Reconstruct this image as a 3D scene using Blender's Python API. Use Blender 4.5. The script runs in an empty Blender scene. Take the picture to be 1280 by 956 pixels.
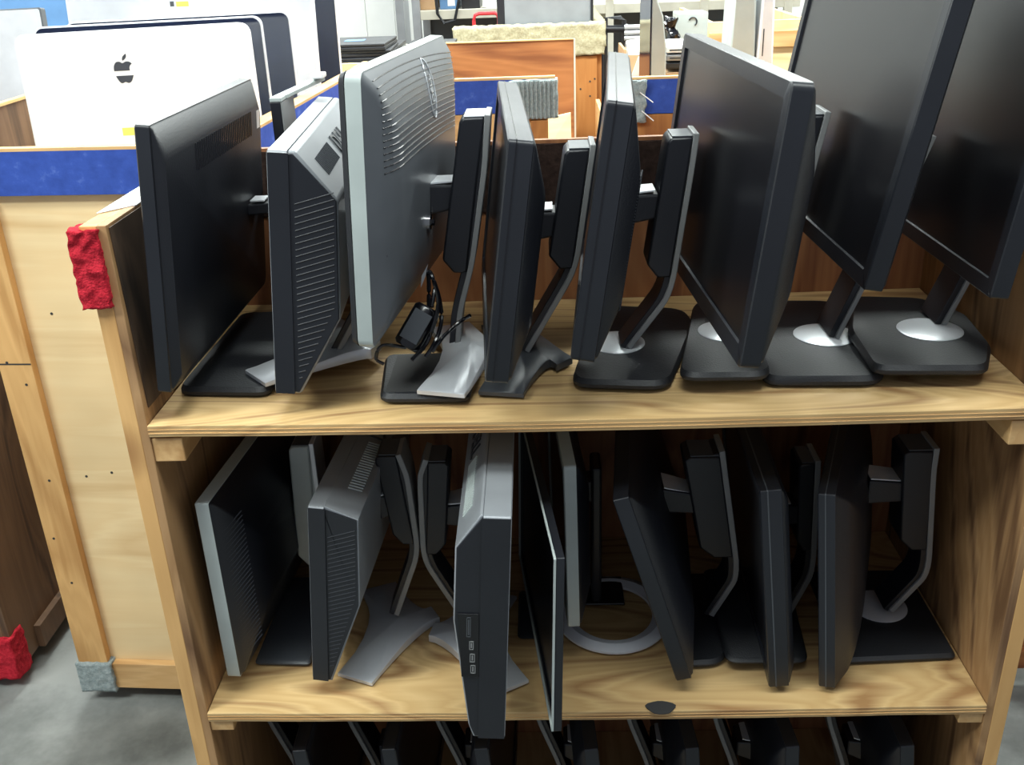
import bpy, math, random
from mathutils import Vector, Matrix, noise
random.seed(7)
C = bpy.context.scene.collection
sc = bpy.context.scene
R = math.radians
FLOOR = -1.09

# ------------------------------------------------------------------ camera
F = 1233.76; PITCH = .4226; YAW = -.0394; ROLL = -.0386
CAM = Vector((.5344, -1.1642, .5742))
def cam_axes():
    cp, sp, cy, sy = math.cos(PITCH), math.sin(PITCH), math.cos(YAW), math.sin(YAW)
    fwd = Vector((sy*cp, cy*cp, -sp)); right = Vector((cy, -sy, 0)); up = right.cross(fwd)
    cr, sr = math.cos(ROLL), math.sin(ROLL)
    return cr*right+sr*up, -sr*right+cr*up, fwd
_r, _u, _f = cam_axes()
cd = bpy.data.cameras.new('camera'); cam = bpy.data.objects.new('camera', cd); C.objects.link(cam)
cd.sensor_width = 36; cd.lens = F*36/1280; cd.clip_start = .05; cd.clip_end = 60
m = Matrix((_r, _u, -_f)).transposed().to_4x4(); m.translation = CAM; cam.matrix_world = m
sc.camera = cam
def at(px, py, y=None, z=None):
    """world point seen at a pixel, on the plane y=... or z=..."""
    d = _f+_r*((px-640)/F)-_u*((py-478)/F)
    t = (y-CAM.y)/d.y if y is not None else (z-CAM.z)/d.z
    return CAM+d*t

# ------------------------------------------------------------------ materials
def new_mat(name):
    m = bpy.data.materials.new(name); m.use_nodes = True
    nt = m.node_tree; b = nt.nodes['Principled BSDF']
    return m, nt, b
def link(nt, a, b): nt.links.new(a, b)
def ramp(nt, stops):
    r = nt.nodes.new('ShaderNodeValToRGB'); e = r.color_ramp.elements
    e[0].position, e[0].color = stops[0][0], (*stops[0][1], 1)
    e[1].position, e[1].color = stops[-1][0], (*stops[-1][1], 1)
    for p, c in stops[1:-1]:
        x = e.new(p); x.color = (*c, 1)
    return r
def plastic(name, col, rough=.45, metal=0, grain=.0, scale=400, spec=.5, var=.12, dust=0):
    m, nt, b = new_mat(name)
    tc = nt.nodes.new('ShaderNodeTexCoord')
    n = nt.nodes.new('ShaderNodeTexNoise'); n.inputs['Scale'].default_value = 9; n.inputs['Detail'].default_value = 5
    link(nt, tc.outputs['Object'], n.inputs['Vector'])
    r = ramp(nt, [(.3, tuple(c*(1-var) for c in col)), (.7, tuple(c*(1+var)+dust for c in col))])
    link(nt, n.outputs['Fac'], r.inputs['Fac']); link(nt, r.outputs['Color'], b.inputs['Base Color'])
    rr = nt.nodes.new('ShaderNodeMapRange'); rr.inputs['To Min'].default_value = max(.03, rough-(.07 if 'screen' not in name else .004)); rr.inputs['To Max'].default_value = rough+(.07 if 'screen' not in name else .004)
    link(nt, n.outputs['Fac'], rr.inputs['Value']); link(nt, rr.outputs['Result'], b.inputs['Roughness'])
    b.inputs['Metallic'].default_value = metal; b.inputs['Specular IOR Level'].default_value = spec
    if grain:
        n2 = nt.nodes.new('ShaderNodeTexNoise'); n2.inputs['Scale'].default_value = scale
        link(nt, tc.outputs['Object'], n2.inputs['Vector'])
        bp = nt.nodes.new('ShaderNodeBump'); bp.inputs['Strength'].default_value = grain; bp.inputs['Distance'].default_value = .001
        link(nt, n2.outputs['Fac'], bp.inputs['Height']); link(nt, bp.outputs['Normal'], b.inputs['Normal'])
    return m
def wood(name, light, mid, dark, axis='X', rings=5.0, fine=60, rough=.6, seed=0.0, knots=True, stretch=.22, broad=3.2):
    light, mid, dark = [(c[0], c[1]*.95, c[2]*.84) for c in (light, mid, dark)]
    m, nt, b = new_mat(name)
    tc = nt.nodes.new('ShaderNodeTexCoord')
    mp = nt.nodes.new('ShaderNodeMapping')
    st = {'X': (stretch, 1, 1), 'Y': (1, stretch, 1), 'Z': (1, 1, stretch)}[axis]
    mp.inputs['Scale'].default_value = st; mp.inputs['Location'].default_value = (seed, seed*1.7, seed*.6)
    link(nt, tc.outputs['Object'], mp.inputs['Vector'])
    # broad figure: contour lines of a smooth stretched noise
    n = nt.nodes.new('ShaderNodeTexNoise'); n.inputs['Scale'].default_value = broad; n.inputs['Detail'].default_value = 1.5; n.inputs['Distortion'].default_value = .3
    link(nt, mp.outputs['Vector'], n.inputs['Vector'])
    mul = nt.nodes.new('ShaderNodeMath'); mul.operation = 'MULTIPLY'; mul.inputs[1].default_value = rings*2.2
    link(nt, n.outputs['Fac'], mul.inputs[0])
    fr = nt.nodes.new('ShaderNodeMath'); fr.operation = 'PINGPONG'; fr.inputs[1].default_value = .5
    link(nt, mul.outputs[0], fr.inputs[0])
    # fine fibre
    mp2 = nt.nodes.new('ShaderNodeMapping'); mp2.inputs['Scale'].default_value = tuple(.06 if s < 1 else 1 for s in st)
    link(nt, tc.outputs['Object'], mp2.inputs['Vector'])
    n2 = nt.nodes.new('ShaderNodeTexNoise'); n2.inputs['Scale'].default_value = fine; n2.inputs['Detail'].default_value = 4
    link(nt, mp2.outputs['Vector'], n2.inputs['Vector'])
    add = nt.nodes.new('ShaderNodeMath'); add.operation = 'MULTIPLY_ADD'; add.inputs[1].default_value = .55
    link(nt, n2.outputs['Fac'], add.inputs[0]); link(nt, fr.outputs[0], add.inputs[2])
    r = ramp(nt, [(.22, light), (.46, mid), (.56, light), (.80, dark)])
    link(nt, add.outputs[0], r.inputs['Fac'])
    # blotches
    n3 = nt.nodes.new('ShaderNodeTexNoise'); n3.inputs['Scale'].default_value = 2.3; n3.inputs['Detail'].default_value = 3
    link(nt, tc.outputs['Object'], n3.inputs['Vector'])
    r3 = ramp(nt, [(.35, (.82, .8, .77)), (.65, (1.06, 1.05, 1.04))]); link(nt, n3.outputs['Fac'], r3.inputs['Fac'])
    mx = nt.nodes.new('ShaderNodeMix'); mx.data_type = 'RGBA'; mx.blend_type = 'MULTIPLY'; mx.inputs[0].default_value = 1
    link(nt, r.outputs['Color'], mx.inputs[6]); link(nt, r3.outputs['Color'], mx.inputs[7])
    out = mx.outputs[2]
    if knots:
        v = nt.nodes.new('ShaderNodeTexVoronoi'); v.inputs['Scale'].default_value = 3.1; v.feature = 'F1'
        mp3 = nt.nodes.new('ShaderNodeMapping'); mp3.inputs['Location'].default_value = (seed*2.1, seed, seed*.3); mp3.inputs['Scale'].default_value = tuple(.6 if s < 1 else 1 for s in st)
        link(nt, tc.outputs['Object'], mp3.inputs['Vector']); link(nt, mp3.outputs['Vector'], v.inputs['Vector'])
        rk = ramp(nt, [(.03, (.30, .17, .10)), (.10, (1, 1, 1))]); link(nt, v.outputs['Distance'], rk.inputs['Fac'])
        mk = nt.nodes.new('ShaderNodeMix'); mk.data_type = 'RGBA'; mk.blend_type = 'MULTIPLY'; mk.inputs[0].default_value = .75
        link(nt, out, mk.inputs[6]); link(nt, rk.outputs['Color'], mk.inputs[7]); out = mk.outputs[2]
    link(nt, out, b.inputs['Base Color'])
    b.inputs['Roughness'].default_value = rough
    bp = nt.nodes.new('ShaderNodeBump'); bp.inputs['Strength'].default_value = .25; bp.inputs['Distance'].default_value = .001
    link(nt, n2.outputs['Fac'], bp.inputs['Height']); link(nt, bp.outputs['Normal'], b.inputs['Normal'])
    return m
def speckled(name, stops, scale, rough=.9, bump=.6, scale2=None, dist=.002):
    m, nt, b = new_mat(name)
    tc = nt.nodes.new('ShaderNodeTexCoord')
    n = nt.nodes.new('ShaderNodeTexNoise'); n.inputs['Scale'].default_value = scale; n.inputs['Detail'].default_value = 6; n.inputs['Roughness'].default_value = .65
    link(nt, tc.outputs['Object'], n.inputs['Vector'])
    r = ramp(nt, stops); link(nt, n.outputs['Fac'], r.inputs['Fac']); link(nt, r.outputs['Color'], b.inputs['Base Color'])
    n2 = nt.nodes.new('ShaderNodeTexNoise'); n2.inputs['Scale'].default_value = scale2 or scale*3; n2.inputs['Detail'].default_value = 3
    link(nt, tc.outputs['Object'], n2.inputs['Vector'])
    bp = nt.nodes.new('ShaderNodeBump'); bp.inputs['Strength'].default_value = bump; bp.inputs['Distance'].default_value = dist
    link(nt, n2.outputs['Fac'], bp.inputs['Height']); link(nt, bp.outputs['Normal'], b.inputs['Normal'])
    b.inputs['Roughness'].default_value = rough; b.inputs['Specular IOR Level'].default_value = .2
    return m
M = {}
M['black'] = plastic('matte_black_plastic', (.0085, .0095, .0135), .40, grain=.25)
M['black_side'] = plastic('satin_black_plastic', (.0105, .012, .0165), .36, grain=.1)
M['black_rib'] = plastic('black_rib_plastic', (.022, .025, .032), .3)
M['base_black'] = plastic('textured_black_base', (.014, .0155, .019), .5, grain=.5)
M['gloss'] = plastic('gloss_black', (.005, .005, .007), .15)
M['screen'] = plastic('lcd_screen', (.006, .006, .008), .28, spec=.6)
M['grey'] = plastic('grey_metallic_plastic', (.25, .265, .285), .36, metal=.15)
M['greydark'] = plastic('dark_grey_plastic', (.06, .066, .075), .34)
M['greymid'] = plastic('mid_grey_cover_plastic', (.12, .13, .145), .30, metal=.1)
M['silver'] = plastic('silver_bezel_plastic', (.43, .48, .465), .42, metal=.1)
M['ribbon'] = plastic('grey_neck_trim', (.22, .225, .225), .42, metal=.1)
M['metal'] = plastic('brushed_silver', (.62, .64, .67), .30, metal=.3)
M['chrome'] = plastic('chrome', (.8, .8, .8), .12, metal=1)
M['alu'] = plastic('white_aluminium', (.72, .74, .78), .45, metal=.1)
M['white'] = plastic('glossy_white_plastic', (.88, .88, .88), .35, var=.02)
M['paper'] = plastic('white_paper', (.85, .85, .84), .8, var=.03)
M['yellow'] = plastic('yellow_sticker', (.85, .80, .15), .7)
M['green'] = plastic('green_sticker', (.10, .55, .16), .7)
M['logo'] = plastic('charcoal_logo', (.05, .055, .07), .35)
M['navyglass'] = plastic('navy_glass', (.008, .013, .035), .08)
M['ply'] = wood('plywood_shelf', (.70, .51, .27), (.60, .41, .20), (.38, .22, .10), 'X', 8, 55, seed=1.3, stretch=.26, broad=3.2)
M['plyY'] = wood('plywood_shelf_cross', (.66, .47, .26), (.55, .37, .19), (.38, .22, .10), 'Y', 4, 55, seed=2.9)
M['plyred'] = wood('red_brown_plywood', (.40, .185, .085), (.33, .14, .06), (.20, .075, .035), 'Z', 4, 60, seed=4.1)
M['plyside'] = wood('side_plywood', (.44, .27, .14), (.36, .21, .10), (.17, .09, .045), 'Z', 4.5, 60, seed=5.1)
M['pale'] = wood('pale_plywood', (.86, .70, .45), (.82, .64, .39), (.72, .53, .30), 'X', 2.2, 40, seed=7.3, knots=False)
M['pine'] = wood('pine_board', (.72, .45, .20), (.66, .40, .17), (.52, .29, .11), 'Z', 3, 60, seed=3.3)
M['pineX'] = wood('pine_board_long', (.74, .50, .26), (.68, .44, .21), (.50, .29, .12), 'X', 3, 60, seed=8.2)
M['pineY'] = wood('pine_board_cross', (.70, .47, .24), (.64, .40, .19), (.48, .28, .12), 'Y', 3, 60, seed=8.9)
M['orange'] = wood('orange_board', (.40, .165, .06), (.34, .135, .045), (.21, .07, .022), 'X', 5, 50, seed=9.4, knots=False)
M['orangeZ'] = wood('orange_post_board', (.44, .20, .06), (.39, .165, .045), (.29, .11, .03), 'Z', 3, 50, seed=2.4)
M['shadowside'] = wood('shadow_toned_plywood', (.17, .10, .06), (.13, .075, .045), (.07, .04, .025), 'Z', 4, 60, seed=5.7)  # side plywood coloured darker to carry the shadow on the far-left bin
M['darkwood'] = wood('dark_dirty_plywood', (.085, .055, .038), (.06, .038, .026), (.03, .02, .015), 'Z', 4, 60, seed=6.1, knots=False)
M['blue'] = speckled('blue_paint', [(.3, (.028, .065, .30)), (.6, (.04, .09, .40)), (.75, (.10, .17, .5))], 30, .6, .3)
M['red'] = speckled('red_carpet', [(.3, (.30, .005, .015)), (.7, (.62, .03, .05))], 120, .95, 1)
M['carpet'] = speckled('grey_carpet', [(.3, (.20, .25, .25)), (.7, (.42, .47, .47))], 150, .95, 1)
M['beige'] = speckled('beige_carpet', [(.3, (.30, .27, .16)), (.7, (.52, .48, .33))], 120, .95, 1)
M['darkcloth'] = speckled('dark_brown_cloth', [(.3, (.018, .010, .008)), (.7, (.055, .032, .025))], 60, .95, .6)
M['concrete'] = speckled('concrete_floor', [(.32, (.10, .105, .10)), (.5, (.20, .21, .20)), (.68, (.33, .34, .325))], 2.4, .75, .25, 60)
M['wall'] = speckled('painted_wall', [(.3, (.72, .72, .70)), (.7, (.80, .80, .78))], 2, .9, .1, 40)
M['rubber'] = plastic('dark_rubber', (.03, .03, .03), .7)
M['steel'] = plastic('grey_steel', (.30, .31, .33), .45, metal=.5)
M['cream'] = plastic('cream_painted_board', (.55, .52, .43), .6)
M['cardboard'] = speckled('cardboard', [(.3, (.42, .26, .14)), (.7, (.52, .34, .20))], 8, .9, .1)
M['bluebin'] = plastic('blue_basket_plastic', (.10, .22, .42), .5)
M['redplastic'] = plastic('red_plastic', (.65, .03, .04), .4)

# ------------------------------------------------------------------ mesh building
class MB:
    def __init__(s): s.v = []; s.f = []
    def add(s, vs, fs):
        o = len(s.v); s.v += [Vector(v) for v in vs]; s.f += [tuple(o+i for i in f) for f in fs]; return s
    def hexa(s, p):   # 8 points: 4 of one face then 4 of the opposite one
        return s.add(p, [(3,2,1,0), (4,5,6,7), (0,1,5,4), (1,2,6,5), (2,3,7,6), (3,0,4,7)])
    def box(s, x0, x1, y0, y1, z0, z1):
        return s.hexa([(x0,y0,z0),(x1,y0,z0),(x1,y1,z0),(x0,y1,z0),(x0,y0,z1),(x1,y0,z1),(x1,y1,z1),(x0,y1,z1)])
    def grid_box(s, x0, x1, y0, y1, z0, z1, n, amp, fr=40):
        """box with a subdivided, ruffled surface (carpet)"""
        def lin(a, b, k): return [a+(b-a)*i/k for i in range(k+1)]
        nx, ny, nz = n
        X, Y, Z = lin(x0,x1,nx), lin(y0,y1,ny), lin(z0,z1,nz)
        idx = {}
        def vid(i, j, k):
            if (i,j,k) not in idx:
                p = Vector((X[i],Y[j],Z[k])); q = p*fr
                p += amp*Vector((noise.noise(q), noise.noise(q+Vector((9,3,1))), noise.noise(q+Vector((2,8,5)))))*1.6
                idx[(i,j,k)] = len(s.v); s.v.append(p)
            return idx[(i,j,k)]
        for i in range(nx):
            for j in range(ny):
                s.f.append((vid(i,j,0),vid(i,j+1,0),vid(i+1,j+1,0),vid(i+1,j,0))); s.f.append((vid(i,j,nz),vid(i+1,j,nz),vid(i+1,j+1,nz),vid(i,j+1,nz)))
            for k in range(nz):
                s.f.append((vid(i,0,k),vid(i+1,0,k),vid(i+1,0,k+1),vid(i,0,k+1))); s.f.append((vid(i,ny,k),vid(i,ny,k+1),vid(i+1,ny,k+1),vid(i+1,ny,k)))
        for j in range(ny):
            for k in range(nz):
                s.f.append((vid(0,j,k),vid(0,j,k+1),vid(0,j+1,k+1),vid(0,j+1,k))); s.f.append((vid(nx,j,k),vid(nx,j+1,k),vid(nx,j+1,k+1),vid(nx,j,k+1)))
        return s
    def loft(s, rings, cap0=True, cap1=True):
        n = len(rings[0]); o = len(s.v)
        for r in rings: s.v += [Vector(p) for p in r]
        for k in range(len(rings)-1):
            for i in range(n):
                j = (i+1) % n
                s.f.append((o+k*n+i, o+k*n+j, o+(k+1)*n+j, o+(k+1)*n+i))
        if cap0: s.f.append(tuple(o+i for i in reversed(range(n))))
        if cap1: s.f.append(tuple(o+(len(rings)-1)*n+i for i in range(n)))
        return s
    def prism(s, poly, ext):   # 3D polygon pushed along a vector
        return s.loft([[Vector(p) for p in poly], [Vector(p)+Vector(ext) for p in poly]])
    def tube(s, pts, r, n=8, cap=True):
        pts = [Vector(p) for p in pts]; rings = []
        for i, p in enumerate(pts):
            d = (pts[min(i+1,len(pts)-1)]-pts[max(i-1,0)]).normalized()
            a = d.cross(Vector((0,0,1)) if abs(d.z) < .9 else Vector((0,1,0))).normalized(); b = a.cross(d)
            rr = r[i] if isinstance(r, (list, tuple)) else r
            rings.append([p+rr*(a*math.cos(2*math.pi*k/n)+b*math.sin(2*math.pi*k/n)) for k in range(n)])
        return s.loft(rings, cap, cap)
    def build(s, name, mat, parent=None, bevel=0, smooth=False, mw=None, seg=2):
        me = bpy.data.meshes.new(name)
        o = bpy.data.objects.new(name, me); C.objects.link(o)
        off = Vector((0,0,0)); inv = Matrix.Identity(4)
        if parent is not None:
            o.parent = parent; inv = wmat(parent).inverted()
        me.from_pydata([inv @ v for v in s.v], [], s.f)
        me.materials.append(M[mat] if isinstance(mat, str) else mat)
        import bmesh
        bm = bmesh.new(); bm.from_mesh(me); bmesh.ops.recalc_face_normals(bm, faces=bm.faces); bm.to_mesh(me); bm.free()
        if bevel:
            b = o.modifiers.new('bevel', 'BEVEL'); b.width = bevel; b.segments = seg; b.limit_method = 'ANGLE'; b.angle_limit = R(35); b.harden_normals = False
        if smooth:
            for p in me.polygons: p.use_smooth = True
            if smooth != 'all':
                me.set_sharp_from_angle(angle=R(40))
        return o
def wmat(o):
    m = Matrix.Translation(o.location) @ o.rotation_euler.to_matrix().to_4x4()
    return wmat(o.parent) @ m if o.parent else m
def tag(o, label, cat, group=None):
    o['label'] = label; o['category'] = cat
    if group: o['group'] = group
    return o
def thing(name, loc, label, cat, group=None, rz=0):
    o = bpy.data.objects.new(name, None); C.objects.link(o); o.location = loc; o.rotation_euler = (0,0,rz); o.empty_display_size = .05
    return tag(o, label, cat, group)
def text(s, size, depth, o, right, up, mat, name, parent, center=True, bold=0.0):
    cu = bpy.data.curves.new(name, 'FONT'); cu.body = s; cu.size = size; cu.extrude = depth; cu.offset = bold
    cu.align_x = 'CENTER' if center else 'LEFT'; cu.align_y = 'CENTER'
    t = bpy.data.objects.new(name, cu); C.objects.link(t)
    dg = bpy.context.evaluated_depsgraph_get(); me = bpy.data.meshes.new_from_object(t.evaluated_get(dg))
    bpy.data.objects.remove(t)
    n = right.cross(up).normalized(); mt = Matrix((right.normalized(), up.normalized(), n)).transposed().to_4x4(); mt.translation = o
    me.transform(wmat(parent).inverted() @ mt)
    me.materials.clear(); me.materials.append(M[mat])
    ob = bpy.data.objects.new(name, me); C.objects.link(ob); ob.parent = parent
    return ob

# ------------------------------------------------------------------ the room
def struct(mb, name, mat):
    o = mb.build(name, mat); o['kind'] = 'structure'; return o
struct(MB().box(-4, 5, -2.5, 7.2, FLOOR-.1, FLOOR), 'floor', 'concrete')
struct(MB().box(-4, 5, 7.0, 7.1, FLOOR, 2.3), 'wall_back', 'wall')
struct(MB().box(-4.1, -4, -2.5, 7.1, FLOOR, 2.3), 'wall_left', 'wall')
struct(MB().box(5, 5.1, -2.5, 7.1, FLOOR, 2.3), 'wall_right', 'wall')

# ------------------------------------------------------------------ the shelf cart
W, D, S, TOP = 1.18, .472, .4936, .272
cart = thing('shelf_cart', (W/2, D/2, FLOOR), 'plywood shelf cart with three open shelves full of monitors', 'cart')
SH = .017
def caster(parent, x, y, z1, r=.024):
    mb = MB(); mb.box(x-.02, x+.02, y-.02, y+.02, z1-.008, z1)
    mb.box(x-.017, x-.013, y-.014, y+.014, FLOOR+r*.7, z1-.004); mb.box(x+.013, x+.017, y-.014, y+.014, FLOOR+r*.7, z1-.004)
    c = mb.build('caster', 'steel', parent, .001)
    MB().tube([(x-.012, y, FLOOR+r), (x+.012, y, FLOOR+r)], r, 18).build('wheel', 'rubber', c, .002)
ZB = FLOOR+.06
MB().box(-.012, 0, 0, D, ZB, TOP).build('side_panel', 'plyside', cart, .0008)
MB().box(W, W+.012, 0, D, ZB, TOP).build('side_panel', 'plyside', cart, .0008)
MB().box(-.034, W+.034, D, D+.012, ZB, TOP).build('back_panel', 'plyred', cart, .0008)
for i, z in enumerate((0, -S, -2*S)):
    sh = MB()
    # the shelf's front edge, slightly wavy and chipped, is proud of the frame
    n = 60; top = []; 
    for k in range(n+1):
        x = .001+(W-.002)*k/n
        w = -.004+.0012*noise.noise(Vector((x*9, i*5, 0)))
        sag = -.004*math.sin(math.pi*k/n)
        top.append((x, w, z+sag, x))
    rings = [[(x, w, z+s), (x, D-.001, z+s), (x, D-.001, z-SH+s), (x, w+.001, z-SH+s)] for x, w, s, _ in [(a, b, c-z, 0) for a, b, c, _ in top]]
    sh.loft(rings); o = sh.build('shelf', 'ply' if i != 2 else 'plyY', cart, .0008)
    # laminate lines of the ply edge
    lm = MB()
    for dz in (-.0055, -.011):
        lm.loft([[(x, w-.0004, z+s+dz), (x, w+.002, z+s+dz), (x, w+.002, z+s+dz-.0009), (x, w-.0004, z+s+dz-.0009)] for x, w, s in [(a, b, c-z) for a, b, c, _ in top]])
    lm.build('ply_layer', 'pineX', o)
    hw, hh = (.042, .036) if i == 0 else (.036, .018)
    MB().box(0, hw, .002, D-.02, z-SH-hh-.004, z-SH-.0045).build('shelf_cleat', 'pineY', cart, .0015)
    MB().box(W-hw, W, .002, D-.02, z-SH-hh-.004, z-SH-.0045).build('shelf_cleat', 'pineY', cart, .0015)
    MB().box(hw+.01, W-hw-.01, D-.02, D, z-SH-.03, z-SH-.0045).build('back_cleat', 'pineX', cart, .0015)
for x0, x1 in ((-.034, -.012), (W+.012, W+.034)):
    MB().box(x0, x1, 0, .045, ZB, TOP).build('side_stile', 'pine', cart, .0012)
    MB().box(x0, x1, D-.045, D, ZB, TOP).build('side_stile', 'pine', cart, .0012)
    MB().box(x0, x1, .0455, D-.0455, TOP-.045, TOP-.0005).build('side_rail', 'pineY', cart, .0012)
    MB().box(x0, x1, .0455, D-.0455, ZB, ZB+.06).build('side_rail', 'pineY', cart, .0012)
# dirty upper lining: sides and back
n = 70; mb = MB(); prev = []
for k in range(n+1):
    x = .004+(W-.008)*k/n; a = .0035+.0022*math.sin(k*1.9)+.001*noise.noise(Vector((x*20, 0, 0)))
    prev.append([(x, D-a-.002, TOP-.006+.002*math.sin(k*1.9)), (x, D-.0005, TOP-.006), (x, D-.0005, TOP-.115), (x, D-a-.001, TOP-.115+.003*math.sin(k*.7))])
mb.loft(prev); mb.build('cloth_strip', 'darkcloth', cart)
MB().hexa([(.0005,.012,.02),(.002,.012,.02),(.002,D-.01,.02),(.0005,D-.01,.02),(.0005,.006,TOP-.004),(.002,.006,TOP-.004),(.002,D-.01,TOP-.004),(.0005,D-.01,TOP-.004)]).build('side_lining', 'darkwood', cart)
MB().grid_box(-.047, -.010, -.009, .03, TOP-.104, TOP-.004, (16, 10, 36), .0022, 95).build('carpet_bumper', 'red', cart, smooth='all')
mb = MB(); mb.hexa([(-.036,.06,TOP),(.0005,.10,TOP),(.0005,.23,TOP),(-.036,.23,TOP),(-.036,.06,TOP+.0012),(.0005,.10,TOP+.0012),(.0005,.23,TOP+.0012),(-.036,.23,TOP+.0012)]); mb.build('white_tape', 'paper', cart)
for x, y in ((.03,.05),(W-.03,.05),(.03,D-.05),(W-.03,D-.05)): caster(cart, x, y, ZB)
MB().box(.001, W-.001, .004, D-.001, ZB, -2*S-SH-.026).build('bottom_deck', 'pineX', cart)
# knots and dark scuffs lying in the wood of the middle shelf
mb = MB(); c0 = at(826, 885, z=-S-.003); mb.v = []; ring = [(c0.x+.022*math.cos(a)*(1+.15*math.sin(3*a)), c0.y+.0+.014*math.sin(a), -S-.0025) for a in [k*math.pi/9 for k in range(18)]]
mb.prism(ring, (0,0,.0012)); mb.build('scuff_mark', 'rubber', cart)

# ------------------------------------------------------------------ monitors
def rring(P, t, w0, w1, u0, u1, r, n=4):
    pts = []
    for cx, cy, a0 in ((w1-r, u1-r, 0), (w0+r, u1-r, 90), (w0+r, u0+r, 180), (w1-r, u0+r, 270)):
        for k in range(n+1):
            a = R(a0+90*k/n); pts.append(P(t, cx+r*math.cos(a), cy+r*math.sin(a)))
    return pts
class Pan:
    def __init__(s, B, yaw, lean, roll, w, h, side):
        ya, le, ro = R(yaw), R(lean), R(roll)
        wv = Vector((math.sin(ya), math.cos(ya), 0)); xv = Vector((math.cos(ya), -math.sin(ya), 0)); uv = Vector((0,0,math.cos(le)))+xv*math.sin(le)
        s.W = wv*math.cos(ro)+uv*math.sin(ro); s.U = uv*math.cos(ro)-wv*math.sin(ro); s.T = s.W.cross(s.U)*side
        s.B = Vector(B); s.w = w; s.h = h; s.side = side
    def __call__(s, t, w, u): return s.B+s.T*t+s.W*w+s.U*u
def make_panel(root, P, tb, tm, mg, bez='black', cover='black', bz=.018, rad=.006, dome=False, profile=None, sidecap='black_side', capfront=False):
    w, h = P.w, P.h
    mb = MB(); e = .0015
    rings = [rring(P, tb, 0, w, 0, h, rad), rring(P, e, 0, w, 0, h, rad), rring(P, 0, e, w-e, e, h-e, rad), rring(P, 0, bz, w-bz, bz*1.2, h-bz, .002), rring(P, .004, bz+.001, w-bz-.001, bz*1.2+.001, h-bz-.001, .002)]
    mb.loft(rings, True, False); mb.build('bezel', bez, root, smooth=True)
    mb = MB(); mb.loft([rring(P, .0035, bz-.002, w-bz+.002, bz, h-bz+.002, .002), rring(P, .0055, bz-.002, w-bz+.002, bz, h-bz+.002, .002)]); mb.build('screen', 'screen', root)
    if profile:
        pr = profile
        i = .004
        def ring(ww, ins):
            pts = [(tb, h-ins)]+[(t-ins*.6, max(ins, min(h-ins, u*h))) for t, u in pr]+[(tb, ins)]
            return [P(t, ww, u) for t, u in pts]
        cv = MB().loft([ring(i, 0), ring(w-i, 0)]).build('back_cover', cover, root, .004, smooth=True, seg=3)
        for a, b in ((.0015, i+.002), (w-i-.002, w-.0015)):
            MB().loft([ring(a, .0035), ring(b, .0035)]).build('side_cap', sidecap, root, .001)
        if capfront:
            for a, b in ((-.0008, .001), (w-.001, w+.0008)):
                MB().loft([[P(t, ww, u) for t, u in ((.001,.002),(tb+.002,.002),(tb+.002,h-.0025),(.001,h-.0025))] for ww in (a, b)]).build('bezel_side', sidecap, root)
    else:
        mn, mf, mbm, mt = mg
        if dome:
            st = [(0, 0), (.45, .18), (.72, .42), (.9, .7), (1, 1)]
        else:
            st = [(0, 0), (.12, .03), (.85, .82), (1, 1)]
        rings = [rring(P, tb, .001, w-.001, .001, h-.001, rad)]
        for a, b in st:
            rings.append(rring(P, tb+.001+(tm-tb)*a, .003+mn*b, w-.003-mf*b, .003+mbm*b, h-.003-mt*b, rad+.01*b))
        cv = MB().loft(rings, True, True).build('back_cover', cover, root, smooth=True)
    return cv
def grille(root, P, t0, t1, u0, u1, n, ww, slant, mat='black_rib', r=.0009, parent=None):
    """thin slanted ribs on the near side face"""
    mb = MB()
    for k in range(n):
        u = u0+(u1-u0)*k/(n-1)
        a, b = t0, (t1(u) if callable(t1) else t1)
        if b-a < .004: continue
        mb.tube([P(a, ww, (u)*P.h), P(b, ww, (u)*P.h+slant*(b-a))], r, 5)
    mb.build('vent_grille', mat, parent or root)
def bent(pts, k=5):
    """round off a polyline of Vectors a little (quadratic corners)"""
    out = [pts[0]]
    for i in range(1, len(pts)-1):
        a, b, c = pts[i-1], pts[i], pts[i+1]; f = .2
        p0 = b+(a-b)*f; p1 = b+(c-b)*f
        for j in range(k+1):
            t = j/k; out.append(p0*(1-t)**2+b*2*t*(1-t)+p1*t*t)
    out.append(pts[-1]); return out
def ribbon(root, xz, y0, y1, th=.008, mat='ribbon', name='neck_trim'):
    pts = bent([Vector((x, y0, z)) for x, z in xz])
    ring = []; L, Rr = [], []
    for i, p in enumerate(pts):
        d = (pts[min(i+1,len(pts)-1)]-pts[max(i-1,0)]).normalized(); nrm = Vector((-d.z, 0, d.x))
        L.append(p+nrm*th/2); Rr.append(p-nrm*th/2)
    mb = MB(); rings = [[l, r, r+Vector((0,y1-y0,0)), l+Vector((0,y1-y0,0))] for l, r in zip(L, Rr)]
    mb.loft(rings); return mb.build(name, mat, root, .0012, smooth=True)
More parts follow.
